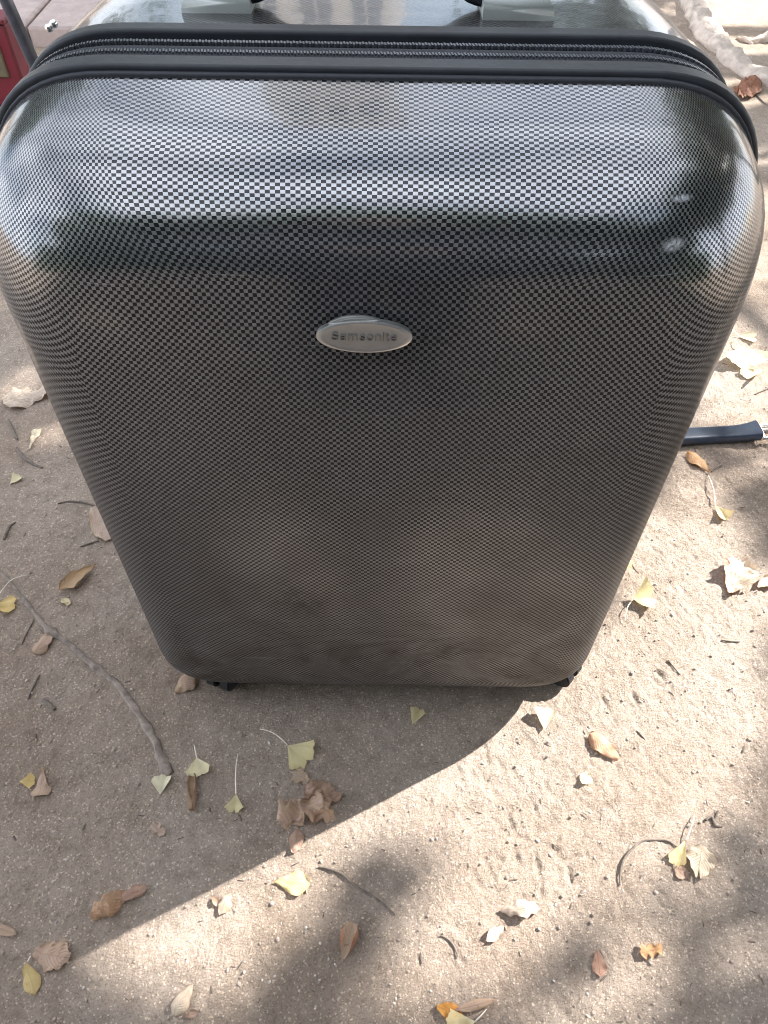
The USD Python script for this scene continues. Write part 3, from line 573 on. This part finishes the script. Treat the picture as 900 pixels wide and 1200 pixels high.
leaf('small reddish brown leaf hanging below the crumpled clump', (350, 972), (344, 1001), 17, B3, roll=2.2, crumple=0.5, shape='oval', dome=True)
ginkgo('pale yellow leaf touching a rolled brown leaf in the shadow', (231, 889), (234, 911), 88, Y1, [(228, 874), (230, 882)], cup=0.3, notch=0.0, lift=0.007)
leaf('rolled brown leaf like a small tube in the shadow', (226, 909), (226, 951), 11, (BROWN, TAN), roll=5.4, bend=0.0, shape='tube', crumple=0.1)
ginkgo('small yellow fan leaf on a long straight stalk in the shadow', (277, 931), (274, 953), 68, (OLIVE, CREAM), [(279, 884), (277, 908)], cup=0.4)
ginkgo('cream leaf at the thick end of the long stick', (188, 932), (190, 909), 72, Y4, None, cup=0.25, notch=0.0)
ginkgo('golden leaf paired with a tan one at the lower left', (24, 917), (42, 916), 70, Y2, None, cup=0.5, fold=0.5, notch=0.0)
leaf('tan triangular leaf paired with the golden one', (52, 897), (49, 934), 22, B2, roll=0.9, shape='tri', crumple=0.3, dome=True)
leaf('small grey tan chip of leaf between stick and shadow edge', (178, 967), (194, 978), 14, (GREYTAN, PINK), roll=0.8, shape='broad', lobes=0.4, crumple=0.4)
# left of the suitcase
ginkgo('yellow leaf with an arching stalk at the left edge', (-8, 712), (19, 711), 66, Y2, [(31, 675), (14, 684), (1, 700)], cup=0.3, notch=0.0)
leaf('tan oval leaf touching the left side of the long stick', (42, 768), (62, 745), 19, B2, roll=1.4, dome=True, crumple=0.2, bend=-0.3)
leaf('long folded tan leaf with dark holes left of the suitcase', (73, 695), (113, 664), 15, (TAN, (0.46, 0.30, 0.15)), roll=2.2, shape='lance', crumple=0.35, bend=0.3, under=BROWN, edge=(0.2, 0.10, 0.05), lift=0.008)
leaf('tiny tan scrap below the long folded leaf', (72, 703), (83, 709), 10, (TAN, CREAM), roll=1.5, crumple=0.5)
leaf('tan leaf with a yellow lip tucked against the left side of the suitcase', (109, 596), (128, 634), 24, (GREYTAN, PINK), roll=0.9, shape='broad', crumple=0.15, edge=(0.5, 0.38, 0.14))
ginkgo('pale yellow scrap of leaf alone on the dirt at the left', (13, 569), (25, 560), 70, Y1, None, cup=0.4, notch=0.0)
leaf('slender pale triangular leaf at the left', (34, 530), (45, 505), 13, (GREYTAN, PALE), roll=0.8, shape='tri', crumple=0.1)
leaf('broad pale tan leaf half sunk in the sunlit dirt at the left', (6, 474), (60, 460), 24, ((0.50, 0.40, 0.31), (0.56, 0.45, 0.35)), roll=0.9, shape='broad', crumple=0.25, dome=True, lift=0.002)
leaf('pinkish tan leaf by the left caster', (205, 812), (230, 792), 19, B2, roll=1.5, dome=True, crumple=0.25, bend=-0.3)
# bottom left
leaf('long curled brown leaf lying in the shadow at the lower left', (108, 1076), (150, 1047), 24, ((0.42, 0.27, 0.16), (0.33, 0.19, 0.11)), roll=2.5, bend=-0.4, shape='broad', crumple=0.9, dome=True, lobes=0.2, spots=0.5)
leaf('reddish brown tip overlapping the long curled leaf', (140, 1056), (173, 1040), 16, ((0.36, 0.21, 0.15), (0.42, 0.27, 0.19)), roll=1.4, shape='oval', crumple=0.4, dome=True, lift=0.009)
leaf('broad pinkish brown leaf beside a yellow oval one at the lower left', (42, 1118), (83, 1124), 33, B2, roll=0.8, shape='broad', crumple=0.3, dome=True, lobes=0.18, stem=[(34, 1128), (38, 1121)])
leaf('yellow tan oval leaf at the lower left', (32, 1130), (44, 1166), 22, ((0.50, 0.36, 0.16), (0.56, 0.42, 0.18)), roll=1.0, shape='oval', dome=True, crumple=0.1)
leaf('tan leaf tip reaching in at the lower left edge', (-14, 1084), (21, 1096), 16, B2, roll=1.6, shape='oval', dome=True, crumple=0.2)
leaf('white lit curled leaf near the bottom left in the sun', (204, 1191), (226, 1154), 20, WB, roll=2.2, shape='lance', crumple=0.25, bend=0.3, dome=True, edge=(0.4, 0.22, 0.15))
leaf('small reddish scrap beside the white curled leaf', (218, 1192), (233, 1186), 10, (PINK, BROWN), roll=2.0, crumple=0.5)
leaf('cream teardrop leaf lying in the sun at the shadow edge', (320, 1034), (363, 1036), 25, ((0.66, 0.47, 0.20), (0.72, 0.56, 0.28)), roll=0.9, shape='drop', crumple=0.08, dome=True, spots=0.5, stem=[(314, 1032), (317, 1033)])
leaf('small tan leaf across the shadow edge at the lower left', (258, 1073), (270, 1047), 13, (GREYTAN, TAN), roll=1.6, shape='oval', dome=True, crumple=0.15)
leaf('thin reddish leaf sliver beside the shadow edge', (250, 1050), (259, 1066), 8, (PINK, BROWN), roll=1.6, shape='lance', crumple=0.2)
leaf('rolled tan leaf with a dark brown hollow in the sun at the bottom', (401, 1128), (414, 1082), 21, ((0.50, 0.37, 0.26), (0.56, 0.42, 0.30)), roll=4.0, shape='drop', crumple=0.12, under=(0.30, 0.14, 0.08), bend=0.25)
# bottom middle and right
leaf('pale arched leaf with dark underside at the edge of the bottom sun patch', (586, 1068), (634, 1066), 20, ((0.55, 0.44, 0.35), (0.48, 0.36, 0.27)), roll=1.7, bend=-1.3, shape='lance', crumple=0.35, dome=True, under=(0.25, 0.15, 0.1), lobes=0.25)
leaf('small cream leaf folded in half below the arched one', (570, 1104), (590, 1086), 15, ((0.66, 0.56, 0.45), (0.60, 0.48, 0.36)), roll=2.2, shape='oval', crumple=0.1, under=(0.35, 0.18, 0.12))
leaf('orange brown leaf of the cluster at the bottom edge', (512, 1180), (541, 1192), 20, ((0.55, 0.27, 0.06), (0.42, 0.17, 0.04)), roll=1.4, shape='broad', dome=True, crumple=0.2, lift=0.006)
leaf('curled tan leaf of the cluster at the bottom edge', (533, 1185), (581, 1173), 13, B2, roll=2.0, shape='lance', crumple=0.4, dome=True, lift=0.010)
ginkgo('pale yellow fan leaf of the cluster at the bottom edge', (556, 1198), (524, 1206), 70, (GOLD, PALE), [(569, 1184), (562, 1192)], cup=0.3, lift=0.008)
ginkgo('folded golden leaf with upright stalk at the right', (802, 986), (790, 1016), 46, (GOLD, CREAM), [(812, 957), (807, 972)], fold=0.9, cup=0.4, notch=0.0)
leaf('pale tan notched leaf beside the folded golden one', (821, 994), (816, 1031), 31, ((0.46, 0.36, 0.26), (0.52, 0.42, 0.31)), roll=0.6, shape='broad', crumple=0.12, notch=0.28, lobes=0.06, lift=0.007)
leaf('small reddish scrap under the folded golden leaf', (788, 1018), (806, 1030), 13, B3, roll=0.7, crumple=0.3, lift=0.002)
leaf('reddish brown oval leaf lying flat at the lower right', (699, 1114), (703, 1146), 16, ((0.36, 0.20, 0.14), (0.42, 0.25, 0.17)), roll=0.7, shape='oval', crumple=0.25, lift=0.003)
leaf('small torn orange brown leaf at the lower right', (749, 1117), (775, 1110), 18, ((0.46, 0.26, 0.12), (0.36, 0.19, 0.09)), roll=0.8, shape='broad', lobes=0.45, crumple=0.45)
leaf('rust brown crumpled leaf against the right end of the rubber rim', (864, 120), (884, 98), 24, ((0.22, 0.09, 0.05), (0.30, 0.14, 0.08)), roll=1.8, shape='broad', crumple=0.7, dome=True, lift=0.012)

# ---------------------------------------------------------------- sticks and twigs
def stick(label, pts, rad, matname='dark_twig', name='twig', knots=(), n=48, wob=0.25, sides=9, lift=0.5):
    P = []
    for (x, y), r in zip(pts, rad): q = at(x, y); P.append([q[0], q[1], hz(q[0], q[1]) + r * lift + 0.001])
    Q = smoothpath(P, n); R = np.interp(np.linspace(0, 1, n), np.linspace(0, 1, len(rad)), rad)
    for kx, kr in knots: R = R + kr * np.exp(-((np.linspace(0, 1, n) - kx) / 0.018) ** 2)
    m = tube(Q, R, sides); v = np.array(m.vertices); rr = np.r_[np.repeat(R, sides), R[0], R[-1]][:, None]
    v += (np.stack([meshkit.fbm(v * 160 + k * 5.3, 2, 60 + k) for k in range(3)], -1) - 0.5) * rr * 2 * wob; m.vertices = v
    obj(name, m, matname, None, True, label=label, cat='stick' if name == 'stick' else 'twig')
stick('long grey brown stick lying diagonally at the left of the suitcase', [(-6, 664), (18, 690), (40, 718), (62, 742), (84, 757), (104, 776), (138, 803), (152, 822), (170, 848), (184, 874), (196, 908)],
      [0.0018, 0.0022, 0.0026, 0.0031, 0.0034, 0.0036, 0.0039, 0.0043, 0.0048, 0.0056, 0.0064], 'stick_bark', 'stick', [(0.36, 0.004), (0.57, 0.0025), (0.2, 0.0015)], 90, 0.6, 12, -0.25)
stick('thin dark twig on the sunlit dirt below the crumpled clump', [(374, 1016), (396, 1022), (416, 1038), (436, 1050), (463, 1072)], [0.0012, 0.0014, 0.0013, 0.0012, 0.0008])
stick('dark forked looking twig at the far left', [(20, 526), (30, 538), (50, 549)], [0.002, 0.003, 0.0016])
stick('short dark twig above the forked looking one at the far left', [(10, 493), (15, 504), (21, 516)], [0.002, 0.0025, 0.0015])
stick('thin dark twig reaching the left side of the suitcase', [(68, 591), (84, 588), (100, 590), (116, 595)], [0.001, 0.0014, 0.0013, 0.001])
stick('short dark twig below the tan leaf beside the suitcase', [(94, 640), (104, 637), (116, 634)], [0.001, 0.0013, 0.001])
stick('dark splinter at the left above the long stick', [(5, 633), (11, 618), (18, 612)], [0.002, 0.0025, 0.001])
stick('thin straight dark twig below the long stick', [(33, 819), (40, 805), (47, 792)], [0.0010, 0.0012, 0.0009])
stick('dark stub of twig under the long stick', [(51, 821), (57, 826), (65, 832)], [0.0025, 0.0032, 0.0022])
stick('thin dark twig lying beside the tan oval leaf', [(26, 756), (33, 740), (40, 728)], [0.0008, 0.0011, 0.0008])
stick('curved dark stalk looping left of the folded golden leaf', [(792, 993), (777, 985), (758, 985), (740, 996), (728, 1014), (726, 1038)], [0.0009, 0.0012, 0.0011, 0.0012, 0.0014, 0.0009])
stick('dark twig touching the leaf pair above the strap', [(908, 452), (893, 459), (884, 463)], [0.0016, 0.0018, 0.001])
stick('small dark splinter beside the narrow orange leaf', [(833, 553), (839, 549), (845, 546)], [0.0015, 0.002, 0.001])
stick('thin dark twig at the right of the rubber rim', [(880, 104), (890, 115), (902, 126)], [0.0016, 0.002, 0.0015])
stick('thin dark twig across the sunlit dirt right of the caster', [(782, 775), (789, 784), (796, 792)], [0.0009, 0.001, 0.0007])
stick('thin dark twig below the curled white leaf', [(845, 751), (855, 752), (866, 753)], [0.0009, 0.0012, 0.0008])
stick('hooked dark twig at the right below the sun patches', [(826, 962), (833, 958), (838, 968), (846, 969)], [0.0014, 0.0016, 0.0016, 0.001])
stick('hooked thin twig near the bottom beside the sun patch', [(516, 1097), (527, 1103), (533, 1112), (536, 1122)], [0.0007, 0.0010, 0.0010, 0.0007])

# loose grit and fine debris
rng = np.random.default_rng(11)
def scatter(nm, n, rmin, rmax, matname, label, cat, box=(-0.7, 0.95, -0.5, 1.2), dark=False, biased=True):
    ico = trimesh.creation.icosphere(0); V, F = [], []; k = 0
    x = rng.uniform(box[0], box[1], n); y = box[2] + (box[3] - box[2]) * rng.uniform(0, 1, n) ** 1.5
    inside = (np.abs(x) < 0.255) & (y > -0.12) & (y < 0.2); x, y = x[~inside], y[~inside]
    z = h_ground(x, y); r = rmin + (rmax - rmin) * rng.uniform(0, 1, len(x)) ** 3.5
    for i in range(len(x)):
        v = ico.vertices * (1 + 0.35 * (rng.random((12, 1)) - 0.5)) * r[i] * rng.uniform(0.6, 1.3, 3) * (np.array([2.6, 0.5, 0.35]) if dark else 1)
        a = rng.uniform(0, 6.28); c, s = math.cos(a), math.sin(a); v = v @ np.array([[c, s, 0], [-s, c, 0], [0, 0, 1]])
        V.append(v + [x[i], y[i], z[i] + r[i] * (0.25 if dark else 0.3)]); F.append(ico.faces + k); k += 12
    obj(nm, trimesh.Trimesh(np.vstack(V), np.vstack(F), process=False), matname, label=label, cat=cat, kind='stuff')
scatter('light_grit', 3600, 0.0006, 0.0021, 'grit_light', 'fine pale grit scattered over the dirt', 'grit')
scatter('brown_grit', 9000, 0.0005, 0.0021, 'grit_mid', 'fine brown grit scattered over the dirt', 'grit')
scatter('plant_debris', 1100, 0.0007, 0.0026, 'debris', 'dark shreds of bark and stalk scattered over the dirt', 'debris', dark=True)

# ---------------------------------------------------------------- what stands round about: trees and a house
def leaf_cloud(P, size, rng):
    n = len(P); a = rng.normal(size=(n, 3)); a /= np.linalg.norm(a, axis=1, keepdims=True); b = np.cross(a, rng.normal(size=(n, 3))); b /= np.linalg.norm(b, axis=1, keepdims=True); c = np.cross(a, b)
    s = size * rng.uniform(0.7, 1.3, (n, 1))
    v = np.stack([P - a * s * 0.6, P + b * s * 0.5 + c * s * 0.1, P + a * s * 0.6, P - b * s * 0.5 + c * s * 0.1], 1).reshape(-1, 3)
    k = np.arange(n)[:, None] * 4
    return trimesh.Trimesh(v, np.vstack([k + [0, 1, 2], k + [0, 2, 3]]), process=False)
def limbs(base, top, cen, rad, rng, r0=0.16, n=9):
    ms = [tube(smoothpath([base, lerp(np.array(base), np.array(top), 0.5) + rng.normal(0, 0.05, 3) * [1, 1, 0], top], 14), np.linspace(r0, r0 * 0.45, 14) * (1 + 0.25 * np.exp(-np.linspace(0, 9, 14))), 12)]
    br = []
    for _ in range(n):
        t = rng.uniform(0.4, 1.0); p = lerp(np.array(base), np.array(top), t); d = rng.normal(size=3); d /= np.linalg.norm(d); e = np.array(cen) + d * np.array(rad) * 0.75
        br.append(tube(smoothpath([p, lerp(p, e, 0.5) + [0, 0, 0.12], e], 8), np.linspace(r0 * 0.35, 0.012, 8), 7))
    return ms[0], cat_mesh(br)
def tree(label, base, cen, rad, nleaf, size, crown_mat, seed, keep=None, clumps=60, group=None):
    rng = np.random.default_rng(seed); cen, rad = np.array(cen, float), np.array(rad, float)
    t = thing('tree', label, 'tree', group)
    tr, br = limbs([base[0], base[1], -0.05], [cen[0] * 0.6 + base[0] * 0.4, cen[1] * 0.6 + base[1] * 0.4, cen[2] + rad[2] * 0.3], cen, rad, rng)
    obj('trunk', tr, 'trunk', t, True); obj('branches', br, 'trunk', t, True)
    cc = rng.normal(size=(clumps, 3)); cc /= np.linalg.norm(cc, axis=1, keepdims=True); cc *= rng.uniform(0.25, 1, (clumps, 1)) ** 0.5
    k = rng.integers(0, clumps, nleaf); P = cen + (cc[k] * 0.85 + rng.normal(0, 0.13, (nleaf, 3))) * rad
    if keep is not None:
        E, ext = keep; P = np.vstack([P[E(P, rng, 0)], ext(rng)])
    obj('crown', leaf_cloud(P, size, rng), crown_mat, t)

# the ginkgo the sun shines through: its crown lets light on to the ground in patches
PATCH = [(850, 460, 45, 55, 1.0), (872, 270, 40, 120, .55), (880, 60, 70, 80, 1.3), (780, 740, 80, 90, .5), (845, 665, 55, 55, .85), (600, 850, 70, 55, .9), (510, 935, 75, 50, .75),
         (420, 1005, 70, 50, .55), (300, 1075, 60, 45, .6), (235, 1150, 75, 45, 1.1), (390, 1140, 80, 45, .5), (575, 1040, 75, 55, .75), (120, 1190, 60, 30, .5), (690, 890, 120, 45, .5),
         (10, 440, 50, 32, .9), (860, 800, 60, 60, .4), (480, 1100, 70, 45, .45), (660, 940, 80, 45, .45), (20, 380, 60, 40, .25)]
def lit(G):
    q, d = px_of(np.column_stack([G[:, 0], G[:, 1], np.zeros(len(G))])); v = np.zeros(len(G)); ok = d > 0.05
    x, y = q[ok, 0], q[ok, 1]; s = np.zeros(len(x))
    for a, b, sa, sb, am in PATCH: s = s + am * np.exp(-((x - a) / sa) ** 2 - ((y - b) / sb) ** 2)
    s = s + 0.26 * np.clip((x - 520) / 80, 0, 1) * np.clip((y - 250) / 80, 0, 1)
    s = 1.7 * s * np.where((x > 380) & (y > 1200 - (x - 470) * 0.75 + 20), 0.5, 1)
    v[ok] = s; out = (x < -60) | (x > 960) | (y > 1260) | (y < -120); w = v[ok]; w[out] = np.where(G[ok][out][:, 1] < -0.3, 0, 0.35) * (meshkit.fbm(np.column_stack([G[ok][out] * 2.5, np.zeros(out.sum())]), 2, 5) > 0.55); v[ok] = w
    return np.clip(v, 0, 1)
PATCH += [(760, 1090, 170, 90, .16), (640, 1150, 120, 60, .10), (820, 900, 90, 70, .4), (740, 820, 80, 60, .4), (860, 980, 70, 50, .3)]
PATCH += [(x_, y_, 42, 36, 0.9) for x_, y_ in ((545, 905), (470, 950), (395, 995), (330, 1030), (270, 1068), (215, 1105), (165, 1135))]
DIST = 5.2
TC = np.array([0.15, 0.55, 0.0]) + SUN * DIST
def ground_of(P): return P - SUN * (P[:, 2:3] / SUN[2])
TAU = 3.6
def keep_leaf(P, rng, _): 
    return np.ones(len(P), bool) if False else rng.random(len(P)) < np.clip(-np.log(np.maximum(lit(ground_of(P)), 0.02)) / TAU, 0, 1)
def extra(rng):
    n = 22000
    g = np.column_stack([rng.uniform(-1.9, 1.9, n), rng.uniform(-1.0, 3.6, n), np.zeros(n)])
    P = g + SUN * (DIST + rng.uniform(-0.9, 0.9, n))[:, None]
    P = P + rng.normal(0, 0.02, P.shape)
    return P[keep_leaf(P, rng, 0)]
tree('yellow green ginkgo with low spreading branches right behind the suitcase', (TC[0] + 0.6, TC[1] + 1.3), TC + np.array([0.3, 0.5, 0.5]), (2.6, 2.4, 1.9), 9000, 0.075, 'ginkgo_crown', 3, (keep_leaf, extra))
S2 = np.array([-0.2, -3.5, 0.0]) + SUN * 6.5
tree('broad tree whose shade falls on the ground before the suitcase', (S2[0] + 1.6, S2[1] - 0.6), S2 + np.array([0.2, 0.1, 0.1]), (2.6, 2.9, 1.7), 22000, 0.12, 'green_crown', 44, keep=(keep_leaf, lambda r: np.zeros((0, 3))), clumps=150)
for i, (lb, x, y, h, r, n) in enumerate((('tall green tree beyond the stone kerb left of the house', -4.6, 9.5, 4.6, 2.9, 13000), ('green tree farthest left beyond the stone kerb', -9.5, 10.5, 4.8, 3.0, 12000), ('thin green tree just right of the house', 3.0, 10.5, 4.4, 2.5, 6500),
        ('broad green tree at the right beyond the kerb', 8.0, 9.5, 4.8, 3.0, 11000), ('green tree behind the photographer on the left', -3.2, -4.6, 3.6, 2.3, 14000),
        ('wide green tree straight behind the photographer', 0.2, -4.6, 4.0, 2.5, 17000), ('green tree behind the photographer on the right', 3.8, -4.9, 3.6, 2.3, 14000), ('green tree far right of the house', 6.2, 13.5, 5.6, 2.8, 7000))):
    tree(lb, (x, y), (x, y, h), (r, r, r * 0.95), n, 0.16, 'green_crown', 20 + i, clumps=90)
hd_ = thing('hedge', 'clipped green hedge behind the photographer', 'hedge'); rng = np.random.default_rng(8)
P = np.column_stack([rng.uniform(-7, 7, 22000), -4.3 + rng.normal(0, 0.3, 22000), rng.uniform(0.03, 1.9, 22000)])
obj('foliage', leaf_cloud(P, 0.13, rng), 'green_crown', hd_)
for x in np.arange(-6.6, 7, 1.2): obj('stem', tube([[x, -4.3, -0.05], [x + 0.03, -4.32, 0.6], [x - 0.02, -4.28, 1.5]], [0.03, 0.024, 0.01], 7), 'trunk', hd_, True)
house = thing('apartment_house', 'tall pale rendered house with rows of windows beyond the kerb', 'house')
hx0, hx1, hy, hh = -4.0, 0.3, 21.0, 26.0
wins = [(hx0 + 0.5 + 1.25 * i, 1.2 + 2.6 * j) for j in range(9) for i in range(3)]
wl = rbox((hx1 - hx0, 6.0, hh), ((hx0 + hx1) / 2, hy + 3.0, hh / 2), 0.02); obj('wall', wl, 'render_wall', house)
obj('roof', trimesh.convex.convex_hull(np.array([[hx0 - .3, hy - .3, hh + .002], [hx1 + .3, hy - .3, hh + .002], [hx0 - .3, hy + 6.3, hh + .002], [hx1 + .3, hy + 6.3, hh + .002], [hx0 + 1, hy + 3, hh + 1.4], [hx1 - 1, hy + 3, hh + 1.4]])), 'trunk', house)
for x, z in wins:
    w_ = thing('window', parent=house)
    fr = [rbox((0.85, 0.08, 0.07), (x + 0.4, hy - 0.035, z + q), 0.005) for q in (0, 1.5)] + [rbox((0.07, 0.08, 1.43), (x + 0.4 + q, hy - 0.035, z + 0.75), 0.005) for q in (-0.39, 0, 0.39)]
    obj('frame', cat_mesh(fr), 'wall_trim', w_); obj('pane', rbox((0.78, 0.03, 1.44), (x + 0.4, hy - 0.012, z + 0.75), 0.003), 'window_glass', w_)

# ---------------------------------------------------------------- the person taking the picture, mirrored darkly in the shell
plain('skin', (0.42, 0.26, 0.19), 0.5, var=0.06); plain('dark_jacket', (0.016, 0.017, 0.020), 0.85, var=0.3, scale=40, bump=0.002); plain('dark_trousers', (0.014, 0.015, 0.022), 0.9, var=0.3, scale=60, bump=0.001)
plain('dark_hair', (0.012, 0.009, 0.007), 0.6); plain('dark_shoe', (0.02, 0.02, 0.02), 0.6); plain('phone_black', (0.01, 0.01, 0.011), 0.15)
import manifold3d as m3
def chain(pts):                                # tapered limbs: hulls of spheres, joined into one body
    sp = lambda p: m3.Manifold.sphere(p[3], 20).translate(list(map(float, p[:3])))
    return [m3.Manifold.batch_hull([sp(a), sp(b)]) for a, b in zip(pts[:-1], pts[1:])]
def body_of(chains, edge=0.02, smooth=8):
    m = m3.Manifold.batch_boolean([q for c in chains for q in chain(c)], m3.OpType.Add).refine_to_length(edge).to_mesh()
    t = trimesh.Trimesh(m.vert_properties[:, :3], m.tri_verts, process=True); trimesh.smoothing.filter_taubin(t, iterations=smooth); return t
GRIP = CAM - fw * 0.013 - UP * 0.115
def arm(sx, g=0.0):
    sh, el, wr = np.array([0.19 * sx, -0.93, 1.385]), np.array([0.27 * sx, -0.86, 1.10]), GRIP + RT * 0.055 * sx - fw * 0.075 - UP * 0.045
    return [[*sh, 0.056 + g], [*lerp(sh, el, 0.5), 0.047 + g], [*el, 0.040 + g], [*lerp(el, wr, 0.4), 0.038 + g], [*wr, 0.027 + g]]
def leg(sx, g=0.0): return [[0.09 * sx, -1.02, 0.90, 0.092 + g], [0.088 * sx, -0.99, 0.52, 0.060 + g * 1.4], [0.086 * sx, -1.00, 0.36, 0.056 + g * 1.7], [0.085 * sx, -1.03, 0.09, 0.040 + g * 2.2]]
def torso(g=0.0): return [[[-0.09, -1.02, 0.94, 0.105 + g], [0.09, -1.02, 0.94, 0.105 + g], [0.07, -0.99, 1.14, 0.105 + g], [-0.07, -0.99, 1.14, 0.105 + g], [-0.11, -0.95, 1.34, 0.100 + g], [0.11, -0.95, 1.34, 0.100 + g], [0.09, -1.02, 0.94, 0.105 + g]],
                          [[-0.19, -0.93, 1.385, 0.056 + g], [0, -0.93, 1.42, 0.07 + g], [0.19, -0.93, 1.385, 0.056 + g]]]
head = [[[0, -0.92, 1.43, 0.056], [0, -0.885, 1.53, 0.054]], [[0, -0.875, 1.615, 0.094], [0, -0.815, 1.575, 0.075], [0, -0.795, 1.535, 0.047]], [[0, -0.757, 1.592, 0.012], [0, -0.728, 1.566, 0.013]], [[-0.022, -0.760, 1.540, 0.009], [0.022, -0.760, 1.540, 0.009]],
        [[-0.095, -0.88, 1.60, 0.018], [-0.098, -0.885, 1.57, 0.014]], [[0.095, -0.88, 1.60, 0.018], [0.098, -0.885, 1.57, 0.014]]]
hands = []
for sx in (-1, 1):
    wr = np.array(arm(sx)[-1][:3]); pb = GRIP + RT * 0.052 * sx - fw * 0.020 - UP * 0.010
    hands += [[[*wr, 0.024], [*lerp(wr, pb, 0.5), 0.026], [*pb, 0.020]]]
    for k, ln_ in enumerate((0.062, 0.070, 0.066, 0.052)):      # fingers curl round the back edge of the phone
        o = pb + UP * (0.024 - 0.019 * k); hands += [[[*o, 0.0095], [*(o + fw * 0.026 + RT * 0.004 * sx), 0.0088], [*(o + fw * 0.026 - RT * sx * ln_ * 0.5 + fw * 0.003), 0.0078]]]
    hands += [[[*pb, 0.014], [*(pb + UP * 0.028 - fw * 0.012 - RT * sx * 0.014), 0.011], [*(pb + UP * 0.040 - fw * 0.004 - RT * sx * 0.034), 0.009]]]
person = thing('person', 'person in a long dark coat holding a phone over the suitcase', 'person')
obj('body', body_of([leg(-1), leg(1), arm(-1), arm(1), *torso(), *head, *hands], 0.011, 6), 'skin', person, True)
obj('jacket', body_of([arm(-1, 0.012)[:-1] + [arm(-1, 0.010)[-1]], arm(1, 0.012)[:-1] + [arm(1, 0.010)[-1]], *torso(0.014), [[-0.13, -1.02, 0.92, 0.13], [0.13, -1.02, 0.92, 0.13], [0.17, -0.99, 0.50, 0.12], [-0.17, -0.99, 0.50, 0.12], [-0.13, -1.02, 0.92, 0.13], [0.17, -0.99, 0.50, 0.12]]], 0.02), 'dark_jacket', person, True)
obj('trousers', body_of([leg(-1, 0.016), leg(1, 0.016), [[-0.09, -1.02, 0.93, 0.116], [0.09, -1.02, 0.93, 0.116]]], 0.02), 'dark_trousers', person, True)
for sx in (-1, 1): obj('shoe', body_of([[[0.085 * sx, -1.05, 0.045, 0.044], [0.092 * sx, -0.93, 0.040, 0.042], [0.098 * sx, -0.86, 0.034, 0.034]]], 0.012), 'dark_shoe', person, True)
hair = body_of([[[0, -0.90, 1.635, 0.098], [0, -0.93, 1.60, 0.090]]], 0.012); obj('hair', hair, 'dark_hair', person, True)
for sx in (-1, 1):
    e = trimesh.creation.icosphere(2, 0.0125); e.apply_translation((0.032 * sx, -0.762, 1.600)); obj('eye', e, 'phone_black', person, True)
ph = rbox((0.074, 0.158, 0.008), (0, 0, 0), 0.003); R4 = np.eye(4); R4[:3, 0] = RT; R4[:3, 1] = UP; R4[:3, 2] = -fw; R4[:3, 3] = CAM - fw * 0.010 - UP * 0.062 + RT * 0.0
ph.apply_transform(R4); obj('phone', ph, 'phone_black', None, label='dark phone held in both hands over the suitcase', cat='phone')
